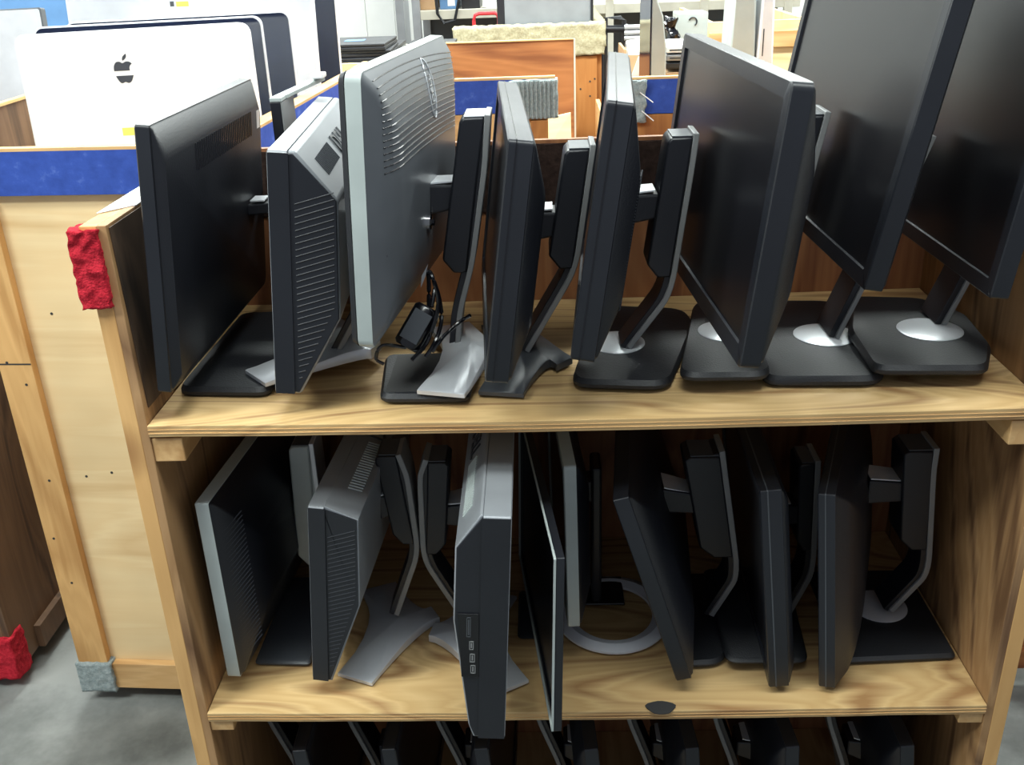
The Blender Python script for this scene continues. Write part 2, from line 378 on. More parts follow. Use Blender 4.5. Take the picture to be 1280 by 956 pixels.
def rplate(root, pts, z0, z1, rad, mat, name='base', slope=.006, n=5):
    """plate with rounded corners over a convex outline (x, y)"""
    def rnd(pts, inset):
        out = []; c = Vector((sum(p[0] for p in pts)/len(pts), sum(p[1] for p in pts)/len(pts)))
        m = len(pts)
        for i in range(m):
            a, b, cc = Vector(pts[i-1]), Vector(pts[i]), Vector(pts[(i+1) % m])
            p0 = b+(a-b).normalized()*rad; p1 = b+(cc-b).normalized()*rad
            for j in range(n+1):
                t = j/n; q = p0*(1-t)**2+b*2*t*(1-t)+p1*t*t
                q = q+(c-q).normalized()*inset; out.append(q)
        return out
    r0, r1 = rnd(pts, 0), rnd(pts, slope)
    mb = MB().loft([[(p.x, p.y, z0) for p in rnd(pts, .003)], [(p.x, p.y, z0+.003) for p in r0], [(p.x, p.y, z0+(z1-z0)*.55) for p in r0], [(p.x, p.y, z1) for p in r1]])
    return mb.build(name, mat, root, smooth=True)
def disc(root, x, y, z0, z1, rx, ry, mat='metal', name='base_ring', n=36, inner=0):
    o = [(x+rx*math.cos(2*math.pi*k/n), y+ry*math.sin(2*math.pi*k/n)) for k in range(n)]
    i = [(x+rx*.9*math.cos(2*math.pi*k/n), y+ry*.9*math.sin(2*math.pi*k/n)) for k in range(n)]
    return MB().loft([[(a, b, z0) for a, b in o], [(a, b, z0+(z1-z0)*.5) for a, b in o], [(a, b, z1) for a, b in i]]).build(name, mat, root, smooth=True)
def stand(root, P, rib, zs, ycol, col=None, cw=.062, cth=.034, hinge=None, hlen=None, mat='ribbon', colmat='black', tops='greydark', th=.008):
    """rib: neck trim polyline (x, z) from top to bottom; col: (z_top, z_bottom) of the black column on the panel side"""
    y0 = ycol; y1 = ycol+cw; sd = -P.side   # panel lies on the -side of x
    ribbon(root, rib, y0, y1, th, mat)
    def xr(z):
        for (xa, za), (xb, zb) in zip(rib, rib[1:]):
            if zb <= z <= za: return xa+(xb-xa)*(za-z)/(za-zb)
        return rib[0][0]
    # the black neck behind the trim, full length, follows it
    pts = [(x+sd*.008, z) for x, z in rib]; pts[0] = (pts[0][0], pts[0][1]-.006)
    ribbon(root, pts, y0+.004, y1-.004, .009, colmat, 'neck')
    if col:
        zt, zb = col; xa, xb = xr(zt-.001), xr(zb)
        a = sd*.004; b = sd*(.004+cth); q = .006
        poly = [(xa+a, y0, zt), (xa+b*.85, y0, zt), (xa+b, y0, zt-q), (xb+b, y0, zb+.02), (xb+b*.6, y0, zb), (xb+a, y0, zb)]
        c = MB().prism(poly, (0, cw, 0)).build('column', colmat, root, .003, smooth=True)
        MB().prism([(xa+a, y0+.003, zt+.0002), (xa+b*.84, y0+.003, zt+.0002), (xa+b*.84, y0+.003, zt+.0018), (xa+a, y0+.003, zt+.0018)], (0, cw-.006, 0)).build('cap', tops, c, .0005)
    if hinge:
        ht, hz = hinge    # panel-side t and height of the hinge
        yc = (y0+y1)/2; u = (hz-P.B.z)/P.U.z; wv = (yc-P.B.y)/P.W.y
        p = P(ht-.003, wv, u); xe = xr(hz)+sd*.02
        lo, hi = -.028, .014
        sgn = 1 if xe > p.x else -1
        hb = MB().hexa([(p.x, yc-.028, p.z+lo), (p.x, yc+.028, p.z+lo), (p.x, yc+.028, p.z+hi), (p.x, yc-.028, p.z+hi), (xe, yc-.022, hz+lo*.8), (xe, yc+.022, hz+lo*.8), (xe, yc+.022, hz+hi*.6), (xe, yc-.022, hz+hi*.6)]).build('hinge', colmat, root, .003)
        MB().hexa([(p.x+sgn*.003, yc-.024, p.z+hi), (p.x+sgn*.003, yc+.024, p.z+hi), (p.x+sgn*.003, yc+.024, p.z+hi+.002), (p.x+sgn*.003, yc-.024, p.z+hi+.002), (p.x*.35+xe*.65, yc-.02, hz+hi*.9), (p.x*.35+xe*.65, yc+.02, hz+hi*.9), (p.x*.35+xe*.65, yc+.02, hz+hi*.9+.002), (p.x*.35+xe*.65, yc-.02, hz+hi*.9+.002)]).build('hinge_cover', 'metal', hb)
def wing_base(root, cx, cy, zs, sx, near, far, rear, mat='metal', rise=.016, wd=.032):
    """two splayed legs joined at a hub, with a short rear stub; sx=-1 legs point to -x. near/far/rear: (dx, dy) from the hub"""
    hub = Vector((cx, cy)); N = hub+Vector(near); Fa = hub+Vector(far); Re = hub+Vector(rear)
    def perp(v): v = v.normalized(); return Vector((-v.y, v.x))
    dn, df, dr = (N-hub), (Fa-hub), (Re-hub)
    pn, pf, prr = perp(dn), perp(df), perp(dr)
    def q2(a, b, c, n=6): return [a*(1-t)**2+b*2*t*(1-t)+c*t*t for t in [k/n for k in range(n+1)]]
    o = []
    # order: near tip (two corners) -> notch to rear -> rear stub -> notch to far -> far tip -> front notch
    s = 1 if (pn.dot(dr) > 0) else -1
    nA, nB = N+pn*wd*s, N-pn*wd*s            # nA on rear side
    s2 = 1 if (pf.dot(dr) > 0) else -1
    fA, fB = Fa+pf*wd*s2, Fa-pf*wd*s2
    s3 = 1 if (prr.dot(dn) > 0) else -1
    rA, rB = Re+prr*wd*.55*s3, Re-prr*wd*.55*s3
    o += [nB, nA]
    o += q2(nA+(hub-N)*.15, hub+pn*wd*s*.75+dr*.25, rA)[0:]
    o += q2(rB, hub+pf*wd*s2*.75+dr*.25, fA+(hub-Fa)*.15)
    o += [fA, fB]
    o += q2(fB+(hub-Fa)*.1, hub+(dn+df)*.22, nB+(hub-N)*.1)
    def zt(p):
        d = min(1, (p-hub).length/dn.length); return zs+.004+rise*(1-d)**1.5+.003
    mb = MB(); n = len(o); k = len(mb.v)
    cz = zs+.008+rise
    ring0 = [(p.x, p.y, zs+.0005+.0*0) for p in o]; ring1 = [(p.x, p.y, zt(p)-.001) for p in o]
    ring2 = [(p.x+(hub.x-p.x)*.02, p.y+(hub.y-p.y)*.02, zt(p)) for p in o]
    ring3 = [(p.x+(hub.x-p.x)*.5, p.y+(hub.y-p.y)*.5, (zt(p)+cz)/2) for p in o]
    ring4 = [(p.x+(hub.x-p.x)*.96, p.y+(hub.y-p.y)*.96, cz) for p in o]
    mb.loft([ring0, ring1, ring2, ring3, ring4], True, True)
    return mb.build('base', mat, root, smooth=True)

def monitor(label, base, P, group, name='monitor'):
    return thing(name, base, label, 'monitor', group)
GT = 'monitors on the top shelf'; GM = 'monitors on the middle shelf'; GB = 'monitors on the bottom shelf'

# --- M1 black, far left
P = Pan((.022,.001,.047), .8, 5.8, -.2, .430, .346, 1)
r = monitor('black monitor at the left end of the top shelf, vent slots in its back', (.09,.2,.0), P, GT)
cv = make_panel(r, P, .018, .031, (.004,.004,.012,.035), 'black_side', 'black', rad=.004)
mb = MB()
for k in range(30):
    w = .115+k*.0088; mb.tube([P(.0321, w, P.h*.78), P(.0321, w, P.h*.78+.036)], .0011, 5)
mb.build('vent_slots', 'gloss', cv)
MB().hexa([P(.0315,.402,.275),P(.0315,.418,.275),P(.0315,.418,.302),P(.0315,.402,.302),P(.0325,.402,.275),P(.0325,.418,.275),P(.0325,.418,.302),P(.0325,.402,.302)]).build('label_sticker', 'metal', cv)
# its tall square post with a long grey arm running back from the top
y0 = .33; yE = .462
a = at(337, 128, y=y0); b = at(350, 127, y=y0)
MB().box(a.x, b.x, y0, y0+.05, .014, a.z).build('neck', 'black', r, .0015)
MB().box(b.x, b.x+.0015, y0+.001, y0+.08, a.z-.10, a.z-.001).build('neck_cover', 'ribbon', r)
e = at(391, 103, y=yE-.02); e2 = Vector((e.x+.016, e.y, e.z))
MB().hexa([(a.x,y0,a.z),(b.x+.0015,y0,a.z),(b.x+.0015,y0+.03,a.z),(a.x,y0+.03,a.z),(a.x,y0,a.z+.006),(b.x+.0015,y0,a.z+.006),(b.x+.0015,y0+.03,a.z+.006),(a.x,y0+.03,a.z+.006)]).hexa([(a.x,y0+.0301,a.z),(b.x+.0015,y0+.0301,a.z),(e2.x,yE,e.z),(e.x,yE,e.z),(a.x,y0+.0301,a.z+.006),(b.x+.0015,y0+.0301,a.z+.006),(e2.x,yE,e.z+.006),(e.x,yE,e.z+.006)]).build('arm', 'silver', r, .001)
MB().box(e.x-.001, e2.x+.003, yE-.03, yE, e.z+.006, e.z+.014).build('arm_cap', 'white', r, .002)
hz = .215; hp = P(.030, .335, (hz-P.B.z)/P.U.z)
hb = MB().hexa([(hp.x, y0+.005, hp.z-.016),(hp.x, y0+.055, hp.z-.016),(hp.x, y0+.055, hp.z),(hp.x, y0+.005, hp.z),(a.x+.001, y0+.005, hz-.016),(a.x+.001, y0+.045, hz-.016),(a.x+.001, y0+.045, hz),(a.x+.001, y0+.005, hz)]).build('hinge', 'black', r, .002)
MB().box(hp.x+.006, hp.x+.028, y0+.008, y0+.04, hz+.0005, hz+.0025).build('hinge_cover', 'metal', hb)
rplate(r, [(.0125,.088),(.145,.078),(.152,.40),(.02,.40)], .0004, .014, .02, 'base_black')

# --- M2 grey deep cover
P = Pan((.172,.020,.032), -3.4, 5.6, .2, .438, .323, 1)
r = monitor('deep grey monitor with ribbed black side, second from left on the top shelf', (.215,.2,.0), P, GT)
pf = [(.033,1.0),(.085,.82),(.087,.34),(.034,.0)]
cv = make_panel(r, P, .024, .085, None, 'grey', 'grey', profile=pf, bz=.018, capfront=True)
def m2t(u): return (.031+(.087-.031)*(u/.34) if u < .34 else .087 if u < .82 else .087-(.054)*(u-.82)/.18)-.007
grille(r, P, .032, m2t, .05, .80, 30, .0012, .35, mat='black_rib', r=.0007)
text('DELL', .042, .001, P(.0605,.235,P.h*.913), P.W, (P(.085,0,0)-P(.033,0,.18*P.h)).normalized()*-1, 'greydark', 'logo', cv)
mb = MB()
for k in range(16): mb.tube([P(.050, .055+k*.007, P.h*.944), P(.068, .055+k*.007, P.h*.882)], .0008, 5)
mb.build('vent_slots', 'greydark', cv)
stand(r, P, [(.296,.24),(.285,.13),(.262,.085),(.226,.026)], 0, .17, (.235,.12), hinge=(.086,.185))
wing_base(r, .235, .205, .0142, -1, (-.115,-.098), (-.07,.13), (.045,-.012))

# --- M3 silver edge, grooved back
P = Pan((.2965,-.019,.110), 6.7, 2.9, -.1, .462, .335, 1)
r = monitor('silver-edged monitor with grooved grey back and oval badge on the top shelf', (.41,.2,.0), P, GT)
cv = make_panel(r, P, .020, .047, (.06,.06,.09,.09), 'silver', 'greymid', rad=.012, dome=True)
MB().loft([rring(P, -.0035, .003, P.w-.003, .003, P.h-.003, .010), rring(P, .0002, .002, P.w-.002, .002, P.h-.002, .010)]).v
fr = MB(); fr.loft([rring(P, 0, 0, P.w, 0, P.h, .012), rring(P, -.007, .003, P.w-.003, .003, P.h-.003, .012), rring(P, -.007, .018, P.w-.018, .018, P.h-.018, .004), rring(P, .001, .018, P.w-.018, .018, P.h-.018, .004)], False, False); fr.build('front_frame', 'black_side', r, smooth=True)
def dome_t(w, u, tb=.020, tm=.047, m=(.06,.06,.09,.09)):
    st = [(0, 0), (.45, .18), (.72, .42), (.9, .7), (1, 1)]
    d = min((w-.003)/m[0], (P.w-.003-w)/m[1], (u-.003)/m[2], (P.h-.003-u)/m[3]); d = max(0, min(1, d))
    for (a, b), (a2, b2) in zip(st, st[1:]):
        if b <= d <= b2: return tb+.001+(tm-tb)*(a+(a2-a)*(d-b)/(b2-b))
    return tm+.001
mb = MB()
for k in range(15):
    u = P.h*(.655+.0225*k)
    pts = [P(dome_t(w, u-.10*(w/P.w-.3)**2*.3)+.0002, w, u-.10*(w/P.w-.3)**2*.3) for w in [.022+(P.w-.044)*j/24 for j in range(25)]]
    mb.tube(pts, .0009, 5)
mb.build('vent_grooves', 'gloss', cv)
# oval badge with raised rim and the letters on it
cw_, cu_ = .262, P.h*.845; bt = .0575
el = lambda a, s: P(dome_t(cw_+.018*s*math.cos(a), cu_+.040*s*math.sin(a))-.002, cw_+.018*s*math.cos(a), cu_+.040*s*math.sin(a))
T0 = P.T*.004
mb = MB().loft([[el(2*math.pi*k/32, 1) -P.T*.003 for k in range(32)], [el(2*math.pi*k/32, 1)+T0*.5 for k in range(32)], [el(2*math.pi*k/32, .92)+T0*.5 for k in range(32)]]); bd = mb.build('badge', 'grey', cv, smooth=True)
MB().tube([el(2*math.pi*k/32, .97)+T0*.6 for k in range(33)], .0012, 6).build('badge_rim', 'metal', bd)
text('DELL', .017, .0005, P(dome_t(cw_, cu_)+.0012, cw_, cu_), (P(dome_t(cw_,cu_+.01),0,.01)-P(dome_t(cw_,cu_-.01),0,-.01)), -P.W, 'metal', 'lettering', bd)
p = P(.0490, .20, P.h*.335)
mb = MB(); mb.tube([p-P.T*.002, p+P.T*.004, p+P.T*.0045], [.0105,.0105,.007], 20); kb = mb.build('lock_screw', 'chrome', cv, smooth=True)
MB().tube([p+P.T*.004, p+P.T*.009], .0045, 6).build('screw_core', 'gloss', kb)
stand(r, P, [(.462,.360),(.455,.29),(.431,.155),(.409,.080),(.402,.024)], 0, .185, (.357,.14), cw=.07, hinge=(.046,.255), tops='metal')
wing_base(r, .425, .175, .014, -1, (-.035,-.135), (-.045,.12), (.022,.0), wd=.034)
# --- the flat black plate beneath it
bp = thing('stand_base_plate', (.37,.12,.0), 'flat black rectangular plate lying under the silver feet on the top shelf', 'stand base')
rplate(bp, [(.305,.050),(.428,.045),(.436,.20),(.292,.20)], .0004, .013, .016, 'base_black', 'plate')
MB().box(.312, .42, .06, .19, .0125, .0135).build('rubber_pad', 'rubber', bp, .0003)

# --- M4 black, thin neck
P = Pan((.456,-.039,.068), -3.6, 7.6, .8, .460, .303, 1)
r = monitor('black monitor with tapered seamed back, left of the tall edge-on centre monitor, top shelf', (.54,.2,.0), P, GT)
cv = make_panel(r, P, .029, .052, (.03,.03,.06,.065), 'black_side', 'black')
MB().loft([rring(P, .0095, -.0008, P.w+.0008, -.0008, P.h+.0008, .006), rring(P, .0105, -.0008, P.w+.0008, -.0008, P.h+.0008, .006)], True, True).build('seam', 'gloss', cv)
stand(r, P, [(.603,.318),(.600,.295),(.578,.145),(.505,.020)], 0, .175, (.312,.145), cw=.065, hinge=(.050,.215))
wing_base(r, .50, .215, 0, -1, (-.03,-.15), (-.04,.12), (.06,-.055), 'greydark')

# --- M5 black, fine ribs at back edge
P = Pan((.563,-.030,.092), 3.9, 8.0, .5, .470, .318, 1)
r = monitor('tall black edge-on monitor at the centre of the top shelf, fine ribs behind', (.66,.2,.0), P, GT)
cv = make_panel(r, P, .030, .052, (.01,.02,.07,.085), 'black_side', 'black')
mb = MB()
for k in range(46):
    u = P.h*(.22+.52*k/45); mb.tube([P(.0515, .012, u), P(.0532, .030, u+.004)], .0009, 5)
mb.build('vent_grille', 'black_rib', cv)
MB().loft([rring(P, .0105, -.0008, P.w+.0008, -.0008, P.h+.0008, .006), rring(P, .0118, -.0008, P.w+.0008, -.0008, P.h+.0008, .006)]).build('seam', 'gloss', cv)
stand(r, P, [(.742,.327),(.738,.285),(.714,.100),(.655,.018)], 0, .185, (.322,.125), cw=.062, hinge=(.052,.235))
rplate(r, [(.566,.085),(.700,.068),(.770,.30),(.76,.366),(.62,.392)], .0004, .014, .03, 'base_black')
disc(r, .640, .218, .0135, .0165, .042, .045)

# --- M6 screen facing camera
P = Pan((.758,-.104,.107), -4.3, 6.3, .5, .536, .325, 1)
r = monitor('black monitor with shiny rounded top edge and visible screen, third from right, top shelf', (.84,.2,.0), P, GT)
cv = make_panel(r, P, .024, .050, (.02,.03,.07,.08), 'black_side', 'black', rad=.010, bz=.02)
mb = MB()
for k in range(12): mb.tube([P(.0500,.03,P.h*(.50+.02*k)), P(.0507,.05,P.h*(.50+.02*k))], .0009, 5)
mb.build('vent_grille', 'black_rib', cv)
stand(r, P, [(.915,.350),(.903,.285),(.884,.17),(.800,.018)], 0, .185, (.345,.15), hinge=(.05,.25), cw=.062)
rplate(r, [(.712,.064),(.838,.062),(.858,.30),(.835,.375),(.775,.360)], .0154, .028, .03, 'base_black')
disc(r, .795, .218, .0275, .0302, .034, .040)

# --- M7, M8 large leaning right
P = Pan((.917,-.026,.173), -3.4, 9.9, .9, .490, .360, 1)
r = monitor('large black monitor second from right on the top shelf, leaning back', (.955,.236,.0), P, GT)
cv = make_panel(r, P, .023, .048, (.05,.03,.07,.08), 'black_side', 'black', rad=.004, bz=.017)
q = [at(1078,362,y=.205), at(1046,430,y=.205)]
dx = (q[0].x-q[1].x)/(q[0].z-q[1].z)
stand(r, P, [(q[1].x+dx*(.31-q[1].z),.31),(q[0].x,q[0].z),(q[1].x,.018)], 0, .205, None, hinge=(.046,.27), cw=.075, cth=.03, th=.007)
b_ = lambda x, y, z: (lambda p: (p.x, p.y))(at(x, y, z=z))
rplate(r, [b_(952,474,.012),b_(1104,474,.012),b_(1112,410,.015),b_(1040,374,.015),b_(955,374,.015)], .0004, .015, .03, 'base_black')
p = at(1031, 418, z=.016); disc(r, p.x, p.y, .0145, .0175, .046, .046)

P = Pan((1.081,.0,.149), -1.8, 7.0, 0, .440, .360, 1)
r = monitor('rightmost monitor on the top shelf, black, cropped by the photo edge', (1.11,.236,.0), P, GT)
cv = make_panel(r, P, .023, .034, (.05,.03,.07,.08), 'black_side', 'black', rad=.004, bz=.017)
q = [at(1210,354,y=.205), at(1177,428,y=.205)]
dx = (q[0].x-q[1].x)/(q[0].z-q[1].z)
stand(r, P, [(q[1].x+dx*(.20-q[1].z),.20),(q[0].x,q[0].z),(q[1].x,.034)], 0, .205, None, cw=.07, cth=.03, th=.007)
rplate(r, [b_(1092,470,.018),b_(1234,470,.018),b_(1240,430,.03),b_(1208,392,.03),b_(1150,372,.03),b_(1066,370,.03),b_(1060,412,.03)], .0180, .032, .02, 'base_black')
p = at(1162, 413, z=.031); disc(r, p.x, p.y, .0315, .0345, .046, .046)

# ---------------- middle shelf
Z = -S
P = Pan((.026,.038,-.458), 4.7, 0, -.1, .420, .313, 1)
r = monitor('leftmost monitor on the middle shelf, pale silver edge and ribbed black back', (.10,.22,Z), P, GM)
cv = make_panel(r, P, .021, .062, (.07,.05,.10,.09), 'silver', 'black', rad=.003)
mb = MB()
for k in range(30):
    u = P.h*(.10+.72*k/29); e = .035
    mb.tube([P(.026,.006,u), P(.0345,.021,u+.006), P(.048,.045,u+.018)], .0012, 5)
mb.build('vent_grille', 'black_rib', cv)
stand(r, P, [(.150,Z+.335),(.150,Z+.15),(.125,Z+.02)], 0, .24, (Z+.33,Z+.10), hinge=(.062,Z+.2), mat='metal', colmat='silver')
rplate(r, [(.047,.104),(.139,.100),(.150,.34),(.05,.34)], Z+.0004, Z+.010, .008, 'greydark')

P = Pan((.161,.031,-.461), 3.3, 5.5, .2, .425, .315, 1)
r = monitor('thick grey monitor with ribbed black side, second from left on the middle shelf', (.26,.2,Z), P, GM)
pf = [(.024,1.0),(.072,.945),(.074,.47),(.03,.0)]
cv = make_panel(r, P, .023, .072, None, 'grey', 'grey', profile=pf, capfront=True)
grille(r, P, .027, lambda u: (.03+.044*(u/.47) if u < .47 else .074)-.006, .05, .84, 34, .0012, .4, mat='black_rib', r=.0006)
text('DELL', .040, .001, P(.052,.275,P.h*.971), P.W, (P(.024,0,P.h)-P(.072,0,P.h*.945)).normalized(), 'greydark', 'logo', cv)
mb = MB()
for k in range(20): mb.tube([P(.042,.07+k*.0075,P.h*.9815), P(.062,.075+k*.0075,P.h*.9585)], .0014, 5)
mb.build('vent_slots', 'silver', cv)
stand(r, P, [(.300,-.150),(.311,-.19),(.318,-.33),(.272,-.455)], 0, .18, (-.152,-.315), hinge=(.072,-.235), cw=.06, th=.009)
wing_base(r, .270, .190, Z, -1, (-.052,-.125), (-.05,.12), (.062,.035))

P = Pan((.463,-.102,-.456), -.5, 3.6, -.2, .470, .365, -1)
r = monitor('thick grey monitor with port-lined black side, jutting out over the middle shelf front', (.37,.2,Z), P, GM)
pf = [(.040,1.0),(.072,.865),(.074,.55),(.052,.06),(.045,.0)]
cv = make_panel(r, P, .036, .07, None, 'grey', 'grey', profile=pf, capfront=True)
text('DELL', .036, .001, P(.0575,.25,P.h*.932), -P.W, (P(.040,0,P.h)-P(.072,0,P.h*.865)).normalized(), 'greydark', 'logo', cv)
mb = MB()
for k in range(22): mb.tube([P(.053,.06+k*.0065,P.h*.948), P(.065,.06+k*.0065,P.h*.896)], .0013, 5)
mb.build('vent_slots', 'silver', cv)
pp = MB().hexa([P(.038,-.0006,.11),P(.062,-.0006,.11),P(.068,-.0006,.215),P(.040,-.0006,.215),P(.038,.003,.11),P(.062,.003,.11),P(.068,.003,.215),P(.040,.003,.215)]).build('port_plate', 'gloss', r, .0005)
def port(u0, u1, t0, t1, mat='silver', name='port'):
    g = .0011
    mb = MB()
    a, b = (t0, u0), (t1, u1)
    for (ta, ua, tb_, ub) in ((t0,u0,t1,u0+g), (t0,u1-g,t1,u1), (t0,u0,t0+g,u1), (t1-g,u0,t1,u1)):
        mb.hexa([P(ta,-.0016,ua),P(tb_,-.0016,ua),P(tb_,-.0016,ub),P(ta,-.0016,ub),P(ta,-.0004,ua),P(tb_,-.0004,ua),P(tb_,-.0004,ub),P(ta,-.0004,ub)])
    mb.hexa([P((t0+t1)/2-.001,-.0014,u0+.003),P((t0+t1)/2+.001,-.0014,u0+.003),P((t0+t1)/2+.001,-.0014,u1-.003),P((t0+t1)/2-.001,-.0014,u1-.003),P((t0+t1)/2-.001,0,u0+.003),P((t0+t1)/2+.001,0,u0+.003),P((t0+t1)/2+.001,0,u1-.003),P((t0+t1)/2-.001,0,u1-.003)])
    mb.build(name, mat, pp)
port(.117,.131,.043,.050,'ribbon'); port(.136,.150,.044,.051,'ribbon'); port(.157,.171,.046,.052,'ribbon'); port(.178,.210,.050,.056,'greydark','card_slot')
stand(r, P, [(.343,-.160),(.331,-.19),(.326,-.345),(.385,-.465)], 0, .18, (-.165,-.335), hinge=(.072,-.26), cw=.06, th=.009)
wing_base(r, .392, .165, Z, 1, (.075,-.125), (.05,.12), (-.062,.012))

P = Pan((.532,-.100,-.445), -7.0, 1.7, 0, .440, .290, 1)
r = monitor('slim flat monitor with thin silver front edge, overhanging the middle shelf at its centre', (.555,.18,Z), P, GM)
cv = make_panel(r, P, .011, .0125, (.02,.02,.02,.02), 'black_side', 'black', rad=.002, bz=.012)
fr = MB(); fr.loft([rring(P, 0, 0, P.w, 0, P.h, .002), rring(P, -.003, .0, P.w, .0, P.h, .002), rring(P, -.003, .003, P.w-.003, .003, P.h-.003, .002), rring(P, .0005, .003, P.w-.003, .003, P.h-.003, .002)], False, False); fr.build('front_trim', 'silver', r)
MB().box(.509, .525, .17, .24, Z+.006, -.30).build('neck', 'black', r, .003)
rplate(r, [(.475,.16),(.536,.16),(.536,.29),(.475,.29)], Z+.0004, Z+.008, .01, 'base_black')

P = Pan((.558,.100,-.422), -4.0, -.7, 0, .345, .291, 1)
r = monitor('silver-edged black monitor standing on a curved silver ring foot, middle shelf', (.635,.2,Z), P, GM)
cv = make_panel(r, P, .019, .040, (.03,.03,.05,.05), 'silver', 'black', rad=.004)
MB().box(.603, .620, .25, .31, Z+.006, -.22).build('neck', 'black', r, .004)
MB().box(.592, .606, .26, .30, -.29, -.25).build('hinge', 'black', r, .003)
mb = MB(); rg = []
nn = 48
for k in range(nn+1):
    a = 2*math.pi*k/nn; ca, sa = math.cos(a), math.sin(a)
    cx_, cy_, rx, ry, bw = .637, .225, .098, .105, .030
    rg.append([Vector((cx_+rx*ca, cy_+ry*sa, Z+.001)), Vector((cx_+rx*ca, cy_+ry*sa, Z+.005)), Vector((cx_+(rx-bw*.5)*ca, cy_+(ry-bw*.5)*sa, Z+.011)), Vector((cx_+(rx-bw)*ca, cy_+(ry-bw)*sa, Z+.006)), Vector((cx_+(rx-bw)*ca, cy_+(ry-bw)*sa, Z+.001))])
mb.loft(rg, False, False); mb.build('ring_foot', 'alu', r, smooth=True)
MB().box(.585, .66, .245, .325, Z+.004, Z+.009).build('foot_plate', 'black', r, .003)

P = Pan((.722,.032,-.473), 5.1, -17.4, .2, .420, .334, 1)
r = monitor('black monitor tipped far to the left on the middle shelf', (.80,.2,Z), P, GM)
cv = make_panel(r, P, .023, .050, (.05,.05,.07,.07), 'black_side', 'black', rad=.003)
stand(r, P, [(.800,-.155),(.838,-.385),(.798,-.465)], 0, .18, (-.165,-.35), hinge=(.048,-.25), cw=.06, th=.009, cth=.055)
rplate(r, [(.738,.084),(.80,.088),(.83,.15),(.83,.33),(.738,.33)], Z+.0004, Z+.012, .02, 'base_black')

P = Pan((.862,.028,-.483), 1.8, -6.1, -.2, .430, .347, 1)
r = monitor('black monitor with glossy scuffed top edge, second from right on the middle shelf', (.93,.2,Z), P, GM)
cv = make_panel(r, P, .030, .040, (.01,.03,.02,.02), 'black_side', 'black', rad=.002)
MB().loft([rring(P, .010, -.0006, P.w+.0006, -.0006, P.h+.0006, .002), rring(P, .012, -.0006, P.w+.0006, -.0006, P.h+.0006, .002)]).build('seam', 'greydark', cv)
stand(r, P, [(.948,-.175),(.958,-.38),(.926,-.462)], 0, .18, (-.18,-.34), hinge=(.04,-.27), cw=.06, th=.009, cth=.025)
rplate(r, [(.806,.078),(.934,.076),(.955,.33),(.806,.33)], Z+.0126, Z+.022, .02, 'base_black')

P = Pan((.938,.031,-.485), 20, -5.3, .1, .380, .337, 1)
r = monitor('rightmost monitor on the middle shelf, black, turned so its domed back faces camera', (1.09,.2,Z), P, GM)
cv = make_panel(r, P, .024, .058, (.09,.08,.09,.09), 'black_side', 'black', rad=.003, dome=True)
MB().loft([rring(P, .010, -.0006, P.w+.0006, -.0006, P.h+.0006, .003), rring(P, .0115, -.0006, P.w+.0006, -.0006, P.h+.0006, .003)]).build('seam', 'greydark', cv)
stand(r, P, [(1.128,-.160),(1.128,-.20),(1.146,-.39),(1.095,-.465)], 0, .185, (-.165,-.345), hinge=(.056,-.235), cw=.06, th=.009, cth=.045)
rplate(r, [(.993,.088),(1.172,.096),(1.172,.33),(.993,.33)], Z+.0004, Z+.012, .012, 'base_black')
disc(r, 1.088, .222, Z+.0115, Z+.015, .046, .044)

# ---------------- bottom shelf: only the upper parts are in view
Z2 = -2*S
lab = ['leftmost monitor on the bottom shelf, black with thin grey neck', 'second monitor from left on the bottom shelf, black with curved grey neck',
 'third monitor from left on the bottom shelf, black with curved grey neck', 'middle one of the seven black monitors on the bottom shelf',
 'third black monitor from right on the bottom shelf, below the dark scuff mark',
 'second black monitor from right on the bottom shelf, with curved grey neck', 'rightmost black monitor on the bottom shelf, nearest the right side panel']
bx = [337, 437, 547, 674, 787, 895, 1037]
def bottom_monitor(i, px):
    p = at(px, 903, y=.18); x = p.x; z = p.z
    side = -1
    Pn = Pan((x+.125, .040, Z2+.045), random.uniform(-3, 4), -random.uniform(3, 7), 0, .42, .33, side)
    r = monitor(lab[i], (x+.06, .2, Z2), Pn, GB)
    make_panel(r, Pn, .022, .042, (.04,.04,.07,.07), 'black_side', 'black', rad=.003)
    zt = z+.10
    stand(r, Pn, [(x-.02, zt), (x, z), (x+.034, z-.10), (x+.07, Z2+.02)], Z2, .18, None, hinge=(.04, Z2+.23), cw=.06, th=.008)
    rplate(r, [(x+.0,.10),(x+.118,.10),(x+.118,.32),(x,.32)], Z2+.0004, Z2+.013, .02, 'base_black')
for i, px in enumerate(bx): bottom_monitor(i, px)

# ---------------- loose things on the shelves
# power adapter and its leads on the black plate
pa = thing('power_adapter', (.33,.10,.014), 'black power adapter with grey label hanging among cables behind the silver edge', 'power adapter')
c0 = at(507, 434, y=.080); c1 = at(536, 384, y=.105); d = (c1-c0).normalized(); sx = Vector((1,0,0)); sx = (sx-d*sx.dot(d)).normalized(); sz = sx.cross(d); sz = sz if sz.z > 0 else -sz
ring = lambda c, s: [c+sx*(.019*s*math.cos(k))+sz*(.013*s*math.sin(k)) for k in [2*math.pi*j/20 for j in range(20)]]
MB().loft([ring(c0, .8), ring(c0+d*.004, 1), ring(c1-d*.004, 1), ring(c1, .8)]).build('brick', 'gloss', pa, smooth=True)
m_ = c0*.5+c1*.5
MB().hexa([m_+sx*i*.013+d*j*.022+sz*k for i, j, k in ((-1,-1,.0118),(1,-1,.0118),(1,1,.0118),(-1,1,.0118),(-1,-1,.0135),(1,-1,.0135),(1,1,.0135),(-1,1,.0135))]).build('label_plate', 'greydark', pa)
